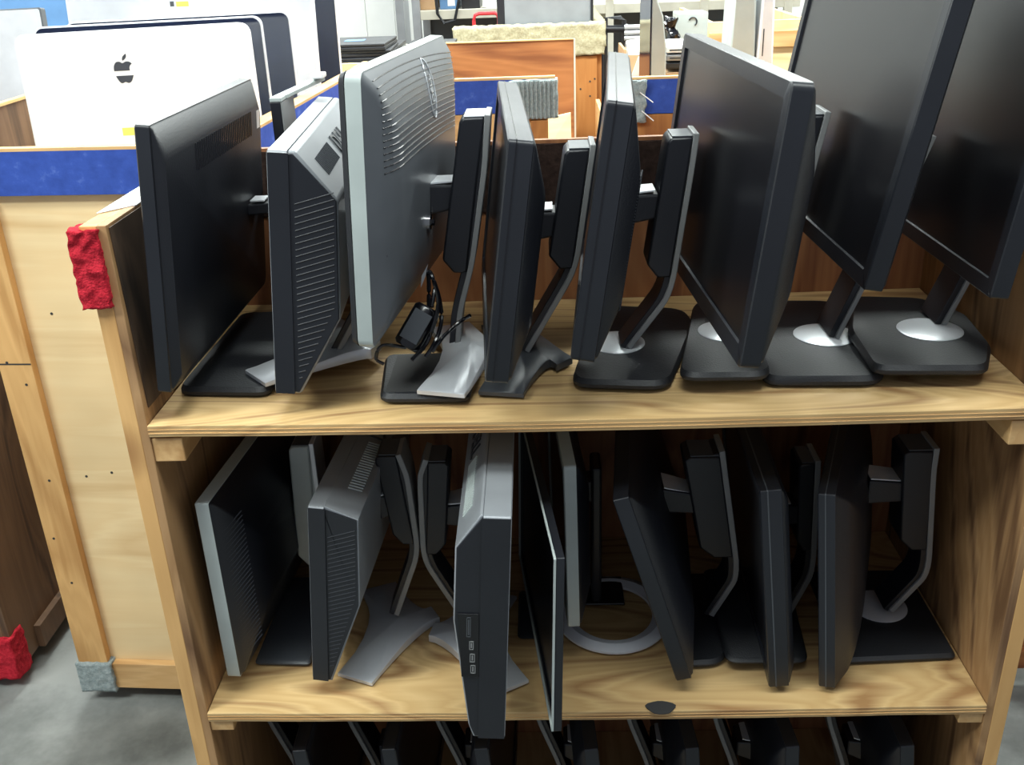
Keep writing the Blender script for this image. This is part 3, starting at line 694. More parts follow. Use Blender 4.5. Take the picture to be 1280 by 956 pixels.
def cable(parent, pts, r=.0028):
    P_ = [Vector(p) for p in pts]; out = []
    for i in range(len(P_)-1):
        p0, p1, p2, p3 = P_[max(i-1,0)], P_[i], P_[i+1], P_[min(i+2,len(P_)-1)]
        for j in range(8):
            t = j/8; out.append(.5*((2*p1)+(p2-p0)*t+(2*p0-5*p1+4*p2-p3)*t*t+(3*p1-p0-3*p2+p3)*t**3))
    out.append(P_[-1]); return MB().tube(out, r, 8).build('cable', 'gloss', parent, smooth=True)
ya = .085
cable(pa, [c1, at(536,352,y=.12), at(535,340,y=.12), at(540,345,y=.085), at(548,380,y=ya), at(535,425,y=.08), at(515,450,y=.06)], .003)
cable(pa, [c1+Vector((.004,0,0)), at(545,360,y=.125), at(552,395,y=.12), at(545,425,y=.085), at(532,446,y=.075)], .003)
cable(pa, [at(588,394,y=.13), at(575,402,y=.13), at(555,420,y=.085), at(540,440,y=.075)], .0026)
cable(pa, [c0, at(478,432,y=.06), at(470,448,y=.06), at(480,455,y=.06)], .0025)
MB().hexa([at(527,345,y=.11), at(535,330,y=.11), at(532,345,y=.11), at(526,360,y=.11), at(527,345,y=.125), at(535,330,y=.125), at(532,345,y=.125), at(526,360,y=.125)]).build('plug', 'steel', pa)

# ------------------------------------------------------------------ neighbouring bins
def bin_box(name, loc, rz, w, l, top, label, front='pale', band=None, batten=True, low=None, deck=None, left=None):
    r = thing(name, (loc[0], loc[1], FLOOR), label, 'bin', rz=rz)
    m = wmat(r); zb = .045; H = top-FLOOR; t = .014
    def bx(x0, x1, y0, y1, z0, z1):
        mb = MB(); mb.box(x0, x1, y0, y1, z0, z1); mb.v = [m @ v for v in mb.v]; return mb
    bx(.0, w, 0, t, zb, H).build('front_panel', front, r, .0008)
    HS = H if low is None else low-FLOOR
    if low is None: bx(.0, w, l-t, l, zb, H).build('back_panel', front, r, .0008)
    bx(.0, t, t, l-t, zb, HS if left is None else left-FLOOR).build('side_panel', 'pineY', r, .0008)
    bx(w-t, w, t, l-t, zb, HS).build('side_panel', 'pineY', r, .0008)
    bx(t, w-t, t, l-t, zb, zb+.02).build('floor_panel', 'pineY', r)
    if deck is not None: bx(t+.001, w-t-.001, t+.001, l-t-.001, deck-FLOOR-.015, deck-FLOOR).build('inner_shelf', 'pineY', r)
    b = .02
    if batten:
        for x0 in (0, w-.072): bx(x0, x0+.072, -b, -.0005, zb, H-(.1 if band else 0)).build('batten', 'pine', r, .0012)
        bx(.0725, w-.0725, -b, -.0005, zb, zb+.072).build('rail', 'pineX', r, .0012)
    if band:
        bx(-.001, w+.001, -b, -.0005, H-.086, H-.002).build('painted_band', 'blue', r, .0008)
        if low is None: bx(w+.0005, w+b, -b, l, H-.086, H-.002).build('painted_band', 'blue', r, .0008)
        bx(-.001, w+b, -b, .001, H-.0018, H+.004).build('top_edge', 'pineX', r)
        if low is None: bx(w-t, w+b, .0012, l, H-.0018, H+.004).build('top_edge', 'pineY', r)
    for x, y in ((.06,.08),(w-.06,.08),(.06,l-.08),(w-.06,l-.08)):
        p = m @ Vector((x, y, 0)); caster(r, p.x, p.y, FLOOR+zb, .018)
    return r, bx
b0, bx0 = bin_box('wooden_bin', (-.602,.712), R(-3.2), .538, 1.3, .243, 'pale plywood bin with blue painted rim and grey carpet corner, left of the shelf cart', band=True, deck=-.06, left=-.085)
H0 = .243-FLOOR
def carpeted(r, x0, x1, y0, y1, z0, z1, mat, n, amp=.0025, fr=60, name='carpet_bumper'):
    mb = MB(); mb.grid_box(x0, x1, y0, y1, z0, z1, n, amp, fr); m = wmat(r); mb.v = [m @ v for v in mb.v]; return mb.build(name, mat, r, smooth='all')
carpeted(b0, -.004, .082, -.030, .03, .040, .122, 'carpet', (18,6,16), .002)
bx0(.0015,.071,-.0208,-.0199,.895,.898).build('joint_line', 'rubber', b0)
mb = MB(); m0 = wmat(b0)
for x, z in ((.035,.35),(.02,.47),(.045,.62),(.05,.85),(.02,.9),(.12,.62),(.18,.63),(.30,.62),(.04,1.15),(.13,1.0)):
    y_ = -.0208 if x < .072 else -.0008
    mb.tube([m0 @ Vector((x,y_,z)), m0 @ Vector((x,y_+.002,z))], .003, 8)
mb.build('nail_head', 'rubber', b0)
# bins behind the cart
for nm, pL, pR, yy, side, lbl in (('wooden_bin', 487, 684, 1.50, 'r', 'blue-rimmed bin behind the cart, grey carpet patch at its right corner'),
                          ('wooden_bin', 776, 1075, 1.42, 'l', 'blue-rimmed bin behind the cart, grey carpet patch at its left corner')):
    xl, xr = at(pL, 98, y=yy).x, at(pR, 98, y=yy).x
    rb, bxf = bin_box(nm, (xl, yy), 0, xr-xl, .88 if side == 'r' else 1.2, .243, lbl, front='pineX', band=True, batten=False, low=.02, deck=-.1 if side == 'l' else None)
    w_ = xr-xl; HH = .243-FLOOR
    bxf(.0, w_, -.02, -.0005, .045, HH-.0875).build('lower_boards', 'orangeZ' if side == 'l' else 'pineX', rb, .001)
    if side == 'r':
        mb = MB(); m_ = wmat(rb)
        carpeted(rb, w_-.10, w_+.026, -.034, .01, HH-.10, HH-.003, 'carpet', (16,4,14), .002)
        for k in range(11):
            x = w_-.095+k*.011; mb.tube([m_ @ Vector((x, -.036, HH-.10)), m_ @ Vector((x, -.037, HH-.005))], .0032, 6)
        mb.build('carpet_ribs', 'carpet', rb)
        bxf(w_-.045, w_-.0005, -.034, -.0205, .3, HH-.105).build('post', 'orangeZ', rb, .001)
    else:
        carpeted(rb, -.03, .06, -.036, .02, HH-.105, HH-.002, 'carpet', (14,6,14), .004)
        mb = MB(); m_ = wmat(rb)
        for a_, b_ in (((.045,-.04,HH-.03),(.078,-.042,HH-.055)), ((.05,-.04,HH-.075),(.08,-.042,HH-.10))): mb.tube([m_ @ Vector(a_), m_ @ Vector(b_)], .0015, 6)
        mb.build('loose_thread', 'paper', rb)
# pale board leaning between them
x0, x1 = at(674,176,y=1.56).x, at(714,150,y=1.56).x
za = .02
pb = thing('plywood_offcut', ((x0+x1)/2, 1.54, .02), 'small pale plywood board propped behind the cart beside the grey carpet patch', 'board')
MB().hexa([(x0,1.53,za),(x1,1.53,za),(x1,1.54,za),(x0,1.54,za),(x0,1.60,at(676,150,y=1.60).z),(x1,1.60,at(714,141,y=1.60).z),(x1,1.612,at(714,141,y=1.60).z),(x0,1.612,at(676,150,y=1.60).z)]).build('board', 'pale', pb, .001)
# brown end board of the next bin
xl, xr = at(535, 55, y=2.42).x, at(717, 52, y=2.42).x; HB = at(640, 52, y=2.42).z
rb = thing('wooden_bin', ((xl+xr)/2, 2.42, FLOOR), 'bin with a wide red-brown end board, behind the blue-rimmed bins', 'bin')
MB().box(xl, xr, 2.42, 2.435, FLOOR+.06, HB).build('end_board', 'orange', rb, .001)
MB().box(xr, xr+.006, 2.418, 2.436, FLOOR+.06, HB+.002).build('edge_strip', 'cream', rb, .0005)
MB().box(xl, xr, 2.417, 2.437, HB+.0002, HB+.004).build('top_edge', 'pineX', rb)
MB().box(xl, xl+.015, 2.435, 3.0, FLOOR+.06, HB-.22).build('side_panel', 'pineY', rb)
MB().box(xr-.015, xr, 2.435, 3.0, FLOOR+.06, HB-.22).build('side_panel', 'pineY', rb)
MB().box(xl, xr, 3.0, 3.015, FLOOR+.06, HB-.22).build('back_panel', 'pineX', rb)
for x in (xl+.08, xr-.08):
    for y in (2.5, 2.92): caster(rb, x, y, FLOOR+.06)
# beige carpet rimmed bin
yy = 3.2; xl, xr = at(571, 34, y=yy).x, at(752, 30, y=yy).x; HB = at(660, 31, y=yy).z
rb = thing('wooden_bin', ((xl+xr)/2, yy, FLOOR), 'orange wooden bin with beige carpet wrapped round its rim, furthest behind the cart', 'bin')
MB().box(xl, xr, yy, yy+.02, FLOOR+.06, HB-.02).build('front_panel', 'orangeZ', rb, .001)
MB().box(xl, xl+.02, yy+.02, yy+1.1, FLOOR+.06, HB-.20).build('side_panel', 'pineY', rb)
MB().box(xr-.02, xr, yy+.02, yy+1.1, FLOOR+.06, HB-.02).build('side_panel', 'pineY', rb)
MB().box(xl, xr, yy+1.1, yy+1.12, FLOOR+.06, HB-.20).build('back_panel', 'pineX', rb)
MB().box(xr-.11, xr-.02, yy-.022, yy-.0005, FLOOR+.06, HB-.13).build('batten', 'orangeZ', rb, .001)
carpeted(rb, xl-rb.location.x-.015, xr-rb.location.x+.01, -.035, .045, HB-FLOOR-.125, HB-FLOOR, 'beige', (60,6,12), .004, 50, 'carpet_rim')
MB().box(xl+.021, xr-.021, yy+.021, yy+1.099, -.26, -.24).build('inner_shelf', 'pineY', rb)
mb = MB(); mb.grid_box(xr-.022, xr+.02, yy+.04, yy+1.12, HB-.10, HB, (4,40,8), .004, 50); mb.build('carpet_rim', 'beige', rb, smooth='all')
mb = MB()
for x, z in ((xr-.05,.03),(xr-.03,.04),(xr-.05,-.03),(xr-.09,.0)): mb.tube([(x, yy-.024, z-.02), (x, yy-.02, z-.02)], .004, 8)
mb.build('nail_head', 'rubber', rb)
for x in (xl+.08, xr-.08):
    for y in (yy+.08, yy+1.0): caster(rb, x, y, FLOOR+.06)

# left neighbour with the red corner, shadow put into its wood colour
lc = thing('wooden_bin', (-1.0, 1.3, FLOOR), 'shadowed wooden bin at far left with a red carpet corner near the floor', 'bin')
lx = -.79; ly = .745
MB().box(lx-.015, lx, ly, ly+1.25, FLOOR+.045, .243).build('side_panel', 'shadowside', lc, .001)
MB().box(lx-.5, lx-.0155, ly, ly+.015, FLOOR+.045, .243).build('front_panel', 'shadowside', lc, .001)
MB().box(lx-.5, lx-.485, ly+.015, ly+1.25, FLOOR+.045, .243).build('side_panel', 'shadowside', lc, .001)
MB().box(lx-.5, lx-.0155, ly+1.235, ly+1.25, FLOOR+.045, .243).build('back_panel', 'shadowside', lc, .001)
MB().box(lx-.484, lx-.016, ly+.016, ly+1.234, .0, .015).build('inner_shelf', 'shadowside', lc)
MB().box(lx-.485, lx-.016, ly+.016, ly+1.23, FLOOR+.05, FLOOR+.07).build('floor_panel', 'shadowside', lc, .001)
MB().box(lx-.015, lx+.004, ly-.002, ly+1.25, .2432, .250).build('top_edge', 'pineY', lc)
MB().box(lx+.0005, lx+.018, ly+.1, ly+1.25, FLOOR+.045, FLOOR+.11).build('side_rail', 'shadowside', lc, .001)
MB().grid_box(lx-.09, lx+.005, ly-.012, ly+.05, FLOOR+.035, FLOOR+.155, (14,10,18), .003, 50).build('carpet_bumper', 'red', lc, smooth='all')
for x, y in ((lx-.05,ly+.06),(lx-.44,ly+.06),(lx-.05,ly+1.15),(lx-.44,ly+1.15)): caster(lc, x, y, FLOOR+.045, .02)
# right neighbour
rc = thing('wooden_bin', (1.9, 1.0, FLOOR), 'wooden bin at the right edge, just visible past the cart side', 'bin')
rx, ry = 1.50, .72
MB().box(rx, rx+.6, ry, ry+.015, FLOOR+.06, .24).build('front_panel', 'orange', rc, .001)
MB().box(rx, rx+.015, ry+.015, ry+1.1, FLOOR+.06, .24).build('side_panel', 'plyside', rc, .001)
MB().box(rx+.585, rx+.6, ry+.015, ry+1.1, FLOOR+.06, .24).build('side_panel', 'plyside', rc, .001)
MB().box(rx, rx+.6, ry+1.1, ry+1.115, FLOOR+.06, .24).build('back_panel', 'plyside', rc, .001)
MB().box(rx, rx+.6, ry-.02, ry-.0005, FLOOR+.06, FLOOR+.11).build('rail', 'orange', rc, .001)
for x, y in ((rx+.06,ry+.06),(rx+.54,ry+.06),(rx+.06,ry+1.05),(rx+.54,ry+1.05)): caster(rc, x, y, FLOOR+.06)

zb_bench = at(470, 82, y=2.35).z+.001
# ------------------------------------------------------------------ all-in-ones in the front left bin
class Quad:
    """upright slab: near plane y at its top, leaning; from two top corner pixels"""
    def __init__(s, tl, tr, y, h, th, lean=6, roll=None):
        a, b = at(*tl, y=y), at(*tr, y=y)
        s.X = (b-a).normalized(); s.w = (b-a).length
        up = Vector((0, 0, 1)); up = (up-s.X*up.dot(s.X)).normalized()
        bk = s.X.cross(up)           # points to -y? fix below
        if bk.y < 0: bk = -bk
        s.U = (up*math.cos(R(lean))+bk*math.sin(R(lean))); s.T = s.X.cross(s.U); s.T = s.T if s.T.y > 0 else -s.T
        s.O = a-s.U*h; s.h = h; s.th = th
    def __call__(s, x, u, t): return s.O+s.X*x+s.U*u+s.T*t
def slab_ring(Q, t, i, r, n=6, x0=0, x1=None, u0=0, u1=None):
    x1 = Q.w if x1 is None else x1; u1 = Q.h if u1 is None else u1; pts = []
    for cx, cy, a0 in ((x1-i-r, u1-i-r, 0), (x0+i+r, u1-i-r, 90), (x0+i+r, u0+i+r, 180), (x1-i-r, u0+i+r, 270)):
        for k in range(n+1):
            a = R(a0+90*k/n); pts.append(Q(cx+r*math.cos(a), cy+r*math.sin(a), t))
    return pts
def slab(Q, root, name, mat, r=.02, e=.003):
    return MB().loft([slab_ring(Q, e, 0, r), slab_ring(Q, 0, e, r), slab_ring(Q, 0, e*3, r)][::-1]+[slab_ring(Q, Q.th-e, 0, r), slab_ring(Q, Q.th, e, r)]).build(name, mat, root, smooth=True)
def aio(tl, tr, y, zb, th, lean, label, front, rimmat, r=.02, back_side=False):
    Q = Quad(tl, tr, y, (at(*tl, y=y).z-zb)/math.cos(R(lean)), th, lean)
    lowest = min(Q(a_, 0, b_).z for a_ in (0, Q.w) for b_ in (0, th))
    Q = Quad(tl, tr, y, Q.h-(zb-lowest)-.001, th, lean)

    base = Q(Q.w/2, 0, th/2)
    root = thing('desktop_computer', base, label, 'computer', 'all-in-one computers in the blue-rimmed bins')
    if back_side:
        slab(Q, root, 'housing', front, r, .006)
    else:
        slab(Q, root, 'housing', rimmat, r, .003)
        MB().loft([slab_ring(Q, -.0015, .004, r*.9), slab_ring(Q, .001, .004, r*.9)]).build('screen', front, root)
    return Q, root
# pale white one with the apple mark
Q, ro = aio((14,44), (307,27), 1.0, -.058, .035, 5, 'white computer back with dark fruit logo crossed by white tape, front left bin', 'white', 'white', .022, True)
# apple mark: outline in units, cut by the tape
def catm(pts, n=6):
    out = []
    for i in range(len(pts)):
        p0, p1, p2, p3 = [Vector(pts[(i+k-1) % len(pts)]) for k in range(4)]
        for j in range(n):
            t = j/n; out.append(.5*((2*p1)+(p2-p0)*t+(2*p0-5*p1+4*p2-p3)*t*t+(3*p1-p0-3*p2+p3)*t**3))
    return out
body = catm([(-.02,.40),(-.16,.47),(-.32,.45),(-.44,.30),(-.47,.08),(-.42,-.18),(-.30,-.42),(-.18,-.50),(-.02,-.45),(.14,-.50),(.28,-.42),(.38,-.24),(.42,-.12),(.33,-.04),(.28,.06),(.28,.20),(.34,.30),(.41,.36),(.30,.45),(.14,.46)])
leaf = catm([(.0,.52),(.02,.66),(.12,.76),(.20,.80),(.19,.66),(.10,.56)])
def clip(poly, lo=None, hi=None):
    out = []
    for i in range(len(poly)):
        a, b = poly[i-1], poly[i]
        lim = lo if lo is not None else hi; s = 1 if lo is not None else -1
        ia, ib = s*(a.y-lim) >= 0, s*(b.y-lim) >= 0
        if ia != ib: t = (lim-a.y)/(b.y-a.y); out.append(a+(b-a)*t)
        if ib: out.append(b)
    return out
def q_at(px, py): # panel coords of a pixel
    d = _f+_r*((px-640)/F)-_u*((py-478)/F); n = Q.T; t = (Q.O-CAM).dot(n)/d.dot(n); p = CAM+d*t-Q.O; return p.dot(Q.X), p.dot(Q.U)
cx_, cu_ = q_at(155.5, 90); sc_ = .029*1.55
mb = MB()
for pl in (clip(body, lo=.06), clip(body, hi=-.16), leaf):
    mb.loft([[Q(cx_+p.x*sc_, cu_+p.y*sc_, .0004) for p in pl], [Q(cx_+p.x*sc_, cu_+p.y*sc_, -.0008) for p in pl]])
lg = mb.build('logo', 'logo', ro)
px0, pu0 = q_at(166, 164)
MB().hexa([Q(px0+i*.022, pu0+j*.008, k) for i, j, k in ((-1,-1,.0005),(1,-1,.0005),(1,1,.0005),(-1,1,.0005),(-1,-1,-.0007),(1,-1,-.0007),(1,1,-.0007),(-1,1,-.0007))]).build('sticker', 'yellow', ro)
Q, ro = aio((40,34), (326,19), 1.1, -.058, .010, 4, 'black-fronted computer with thin pale rim directly behind the logo computer', 'navyglass', 'alu', .02)
Q, ro = aio((80,28), (361,13), 1.3, -.058, .010, 4, 'dark navy glass-fronted computer leaning between the logo computer and the large silver one', 'navyglass', 'alu', .02)
Q, ro = aio((70,-70), (384,-82), 1.54, -.058, .03, 8, 'large silver computer back with a small yellow sticker, taller than its neighbours', 'alu', 'alu', .03, True)
px0, pu0 = q_at(228, 5)
MB().hexa([Q(px0+i*.016, pu0+j*.006, k) for i, j, k in ((-1,-1,.0005),(1,-1,.0005),(1,1,.0005),(-1,1,.0005),(-1,-1,-.0007),(1,-1,-.0007),(1,1,-.0007),(-1,1,-.0007))]).build('sticker', 'yellow', ro)
px0, pu0 = q_at(215, 5)
MB().hexa([Q(px0+i*.005, pu0+j*.006, k) for i, j, k in ((-1,-1,.0005),(1,-1,.0005),(1,1,.0005),(-1,1,.0005),(-1,-1,-.0007),(1,-1,-.0007),(1,1,-.0007),(-1,1,-.0007))]).build('sticker', 'greydark', ro)
Q, ro = aio((215,-60), (414,-66), 1.78, -.058, .012, 3, 'black-fronted computer with white rim behind the large silver one', 'navyglass', 'white', .03)
Q, ro = aio((-100,17), (50,9), 1.70, .017, .03, 7, 'silver-grey computer back with a green sticker at the far left', 'alu', 'greydark', .006)
px0, pu0 = q_at(41, 21)
MB().hexa([Q(px0+i*.003, pu0+j*.009, k) for i, j, k in ((-1,-1,.0005),(1,-1,.0005),(1,1,.0005),(-1,1,.0005),(-1,-1,-.0007),(1,-1,-.0007),(1,1,-.0007),(-1,1,-.0007))]).build('sticker', 'green', ro)
Q, ro = aio((-60,-20), (84,-30), 2.5, zb_bench, .03, 3, 'computer showing a bright blue screen beyond the silver-grey one', 'bluebin', 'white', .01)

# ------------------------------------------------------------------ laptops on a bench behind
bench = thing('workbench', (-.1, 2.5, FLOOR), 'pale work surface carrying the dark laptops behind the silver-edged monitor', 'table')
yb = 2.35; zb = at(470, 82, y=yb).z
xa, xb = at(-90, 80, y=yb).x, at(505, 80, y=yb).x
MB().box(xa, xb+.02, yb, yb+.75, zb-.03, zb).build('table_top', 'cream', bench, .003)
for x in (xa+.03, xb-.03):
    for y in (yb+.04, yb+.68): MB().box(x-.02, x+.02, y-.02, y+.02, FLOOR+.0003, zb-.03).build('leg', 'steel', bench, .002)
def laptop(x0, x1, y0, y1, z, label, rz=0, th=.022):
    r = thing('laptop', ((x0+x1)/2, (y0+y1)/2, z), label, 'laptop', 'closed laptops stacked on the bench', rz=rz)
    m = wmat(r); w2, l2 = (x1-x0)/2, (y1-y0)/2
    a = MB(); a.box(-w2, w2, -l2, l2, .0, th*.55); a.v = [m @ v for v in a.v]; a.build('base', 'black_side', r, .003)
    a = MB(); a.box(-w2, w2, -l2, l2, th*.58, th); a.v = [m @ v for v in a.v]; a.build('lid', 'black', r, .003)
    return r
zl = zb+.0005; xa = at(395, 80, y=yb).x
cx1 = at(500, 70, y=yb+.1).x
laptop(xa+.01, cx1-.01, yb+.04, yb+.34, zl, 'lowest closed black laptop in the stack behind the silver-edged monitor')
laptop(xa+.0, cx1-.03, yb+.05, yb+.34, zl+.0225, 'middle closed black laptop in the stack behind the silver-edged monitor', .03)
lt = laptop(xa-.01, cx1-.04, yb+.045, yb+.335, zl+.045, 'topmost closed laptop with a blue sticker in the stack', -.02)
p = lt.location; MB().box(p.x-.04, p.x+.03, p.y-.03, p.y+.03, p.z+.0222, p.z+.023).build('sticker', 'bluebin', lt)
laptop(cx1-.02, cx1+.16, yb+.40, yb+.66, zl, 'closed laptop lying flat at the back right of the bench')
laptop(xa+.0, cx1-.05, yb+.40, yb+.68, zl, 'closed laptop lying flat at the back left of the bench')

# ------------------------------------------------------------------ far background
# grey monitor in the beige bin
y = 3.27; xl, xr = at(627, 10, y=y).x, at(740, 10, y=y).x; z0 = at(690, 45, y=y).z
bm_ = thing('monitor', ((xl+xr)/2, y, z0-.3), 'grey-backed monitor standing in the beige carpet-rimmed bin', 'monitor')
P = Pan((xl, y, z0-.1), 0, 0, 0, .1, .1, 1)
z0 = .06
MB().box(xl, xr, y, y+.03, z0-.3, z0+.60).build('back_cover', 'grey', bm_, .02, smooth=True, seg=4)
MB().box(xl-.02, xl+.012, y-.004, y+.045, z0-.3, z0+.60).build('bezel', 'black', bm_, .004)
MB().box(xr-.004, xr+.006, y-.004, y+.045, z0-.3, z0+.60).build('bezel', 'black', bm_, .003)
MB().box(xl, xr, y+.0305, y+.04, z0-.3, z0+.60).build('screen', 'screen', bm_)
# slim all-in-one seen edge-on
y = 1.75
xl, xr = at(814, 60, y=y).x, at(833, 60, y=y).x; zt = at(822, -60, y=y).z
q = thing('desktop_computer', ((xl+xr)/2, y+.1, .05), 'white slab-like computer seen edge-on in the right blue-rimmed bin', 'computer')
MB().loft([[(xl,y+i,.0+.0),(xr,y+i,.0),(xr,y+i,at(833,60,y=y).z),(xl+(xr-xl)*.75,y+i,at(828,20,y=y).z),(xl+(xr-xl)*.25,y+i,at(820,-5,y=y).z),(xl,y+i,zt)] for i in (0,.3)]).build('housing', 'silver', q, .004, smooth=True)
MB().box(xl-.004, xl-.0005, y+.0, y+.3, .0, zt).build('screen', 'navyglass', q)
# two pale towers
for (pa_, pb_, yy_, hh, lb) in ((913, 943, 1.9, -30, 'left of two pale grey computer towers in the right blue-rimmed bin'), (947, 966, 1.9, -25, 'narrow pale tower right of its wider twin, beside the large black monitor')):
    xl, xr = at(pa_, 60, y=yy_).x, at(pb_, 60, y=yy_).x; z1 = at(930, hh, y=yy_).z
    q = thing('computer_tower', ((xl+xr)/2, yy_+.15, -.1), lb, 'computer', 'pale towers in the right bin')
    MB().loft([[(xl+ (xr-xl)*.10*k, yy_+i, z) for k, z in ((0,-.1),)]+[(xr,yy_+i,-.1),(xr+.004,yy_+i,.2),(xr-.004,yy_+i,z1),(xl+.006,yy_+i,z1),(xl-.002,yy_+i,.2)] for i in (0,.16)]).build('case', 'alu' if pa_ > 940 else 'silver', q, .006, smooth=True)
    if pa_ > 940:
        s = at(955, 36, y=yy_); MB().box(s.x-.0015, s.x+.0015, yy_-.001, yy_+.002, at(955,70,y=yy_).z, s.z).build('disc_slot', 'black', q)
    MB().box(xl+.01, xr-.01, yy_+.159, yy_+.162, -.05, z1-.04).build('rear_plate', 'steel', q)
# wooden boards at right behind towers
yy = 3.0; xl, xr = at(885, 60, y=yy).x, at(1010, 60, y=yy).x
q = thing('wooden_bin', ((xl+xr)/2, yy, FLOOR), 'pale wooden bin seen behind the computer towers', 'bin')
zt = at(940, 26, y=yy).z
MB().box(xl, xr, yy, yy+.02, FLOOR+.06, zt).build('front_panel', 'pale', q, .001)
MB().box(xl, xl+.02, yy+.02, yy+.9, FLOOR+.06, zt).build('side_panel', 'pale', q, .001)
MB().box(xr-.02, xr, yy+.02, yy+.9, FLOOR+.06, zt).build('side_panel', 'pale', q, .001)
MB().box(xl, xr, yy-.02, yy-.0005, zt-.10, zt-.04).build('rail', 'pineX', q, .001)
for x in (xl+.06, xr-.06):
    for y in (yy+.06, yy+.84): caster(q, x, y, FLOOR+.06)
# storage rack along the back
yr = 5.4
rack = thing('storage_rack', (1.0, yr+.3, FLOOR), 'long cream-shelved storage rack against the far wall', 'rack')
xL, xR = at(516, 10, y=yr).x, at(1000, 10, y=yr).x
zs1 = at(570, 12, y=yr).z; zs0 = at(570, 30, y=yr).z
for z in (zs1, zs1-.45, zs1-.9):
    MB().box(xL, xR, yr, yr+.6, z-.055, z).build('shelf', 'cream', rack, .003)
for px_ in (520, 640, 762, 880, 985):
    x = at(px_, 10, y=yr).x
    for y in (yr-.012, yr+.56): MB().box(x-.025, x+.025, y, y+.04, FLOOR+.0003, zs1+.4).build('post', 'cream' if px_ > 600 else 'steel', rack, .002)
MB().box(xL, xR, yr+.61, yr+.62, FLOOR+.1, zs1-.06).build('back_sheet', 'greydark', rack)
def gbox(name, pa_, pb_, y, dz, dep, z0, label, mat, cat, bevel=.004, lid=None):
    xl, xr = at(pa_, 10, y=y).x, at(pb_, 10, y=y).x
    q = thing(name, ((xl+xr)/2, y+dep/2, z0), label, cat)
    MB().box(xl, xr, y, y+dep, z0, z0+dz).build('body', mat, q, bevel)
    return q, xl, xr
q, xl, xr = gbox('cardboard_box', 521, 545, yr+.05, .25, .3, zs1+.0005, 'brown cardboard box at the left end of the rack shelf', 'cardboard', 'box')
MB().box(xl+.02, xr-.02, yr+.0485, yr+.0497, zs1+.1, zs1+.14).build('tape', 'pineX', q)
q, xl, xr = gbox('basket', 550, 573, yr+.05, .22, .3, zs1+.0005, 'blue basket with a black strap hanging over the rack shelf', 'bluebin', 'basket')
MB().box(xl+.05, xr-.02, yr+.0475, yr+.0495, zs1+.02, zs1+.06).build('label_card', 'paper', q)
mb = MB(); mb.tube([(xl-.02, yr-.03, zs1+.2), (xl-.01, yr-.03, zs1-.02), (xl+.03, yr-.035, zs1-.075), (xr-.02, yr-.035, zs1-.06), (xr+.01, yr-.03, zs1+.05), (xr+.03, yr-.03, zs1+.2)], .010, 8); mb.build('strap', 'black', q, smooth=True)
q, xl, xr = gbox('printer', 577, 600, yr+.05, .16, .3, zs1+.0005, 'black machine beside the blue basket on the rack', 'black', 'printer')
MB().box(xl+.03, xr-.03, yr+.0475, yr+.0495, zs1+.06, zs1+.09).build('panel', 'steel', q)
q, xl, xr = gbox('bottle', 603, 609, yr+.06, .10, .04, zs1+.0005, 'small white bottle on the rack shelf', 'white', 'bottle', .01)
MB().box(xl+.008, xr-.008, yr+.07, yr+.09, zs1+.1, zs1+.13).build('cap', 'redplastic', q, .003)
q, xl, xr = gbox('equipment_case', 540, 575, yr+.10, .16, .4, zs1-.45+.0005, 'long black equipment case on the lower rack shelf', 'black', 'case')
MB().box(xl+.1, xl+.2, yr+.08, yr+.0995, zs1-.37, zs1-.355).build('handle', 'steel', q, .003)
# red tube handle and beige post
q = thing('hand_truck', (at(600, 30, y=4.6).x, 4.6, FLOOR), 'red bent-tube handle rising beside the beige carpeted bin', 'hand truck')
y = 4.6; xl, xr = at(592, 20, y=y).x, at(612, 20, y=y).x; zt = at(600, 17, y=y).z
MB().tube([(xl, y, FLOOR+.05), (xl, y, zt-.035), (xl+.008, y, zt-.008), (xl+.03, y, zt), (xr+.03, y, zt), (xr+.045, y, zt-.01), (xr+.05, y, zt-.04), (xr+.05, y, FLOOR+.05)], .010, 10).build('handle', 'redplastic', q, smooth=True)
MB().box(xl-.02, xr+.07, y-.1, y+.02, FLOOR+.02, FLOOR+.05).build('toe_plate', 'steel', q, .003)
for x in (xl-.03, xr+.08): MB().tube([(x-.02, y+.05, FLOOR+.09), (x+.02, y+.05, FLOOR+.091)], .09, 20).build('wheel', 'rubber', q)
# pillars / partitions at left centre
trim = lambda n, a, b, y, mat: struct(MB().box(at(a, 20, y=y).x, at(b, 20, y=y).x, y, y+.3, FLOOR, 2.2), n, mat)
trim('trim_1', 458, 493, 6.2, 'wall'); trim('trim_2', 495, 505, 5.9, 'steel'); trim('trim_3', 400, 457, 6.5, 'wall')
# black metal frame with bars
y = 4.5
q = thing('roller_stand', (at(785, 40, y=y).x, y, FLOOR), 'black metal frame with three polished horizontal bars', 'stand')
x0, x1, x2 = at(757, 40, y=y).x, at(780, 40, y=y).x, at(814, 40, y=y).x
MB().tube([(x0, y, FLOOR+.3), (x0, y, at(760,22,y=y).z), (x1-.02, y, at(778,22,y=y).z), (x1, y, at(780,25,y=y).z), (x1, y, FLOOR+.001)], .012, 8).build('frame', 'black', q, smooth=True)
MB().box(x2-.012, x2+.012, y-.012, y+.012, FLOOR+.0003, at(814,15,y=y).z).build('post', 'steel', q, .002)
MB().box(x0-.012, x0+.012, y+.2, y+.224, FLOOR+.0003, at(757,30,y=y).z).build('post', 'black', q, .002)
MB().box(x1+.0, x1+.02, y-.01, y+.012, FLOOR+.0003, at(780,30,y=y).z).build('post', 'steel', q, .002)
for k in range(3):
    z = at(795, 33+k*7, y=y).z; MB().tube([(x1, y-.02, z), (x2, y-.02, z)], .012, 10).build('bar', 'metal', q, smooth=True)
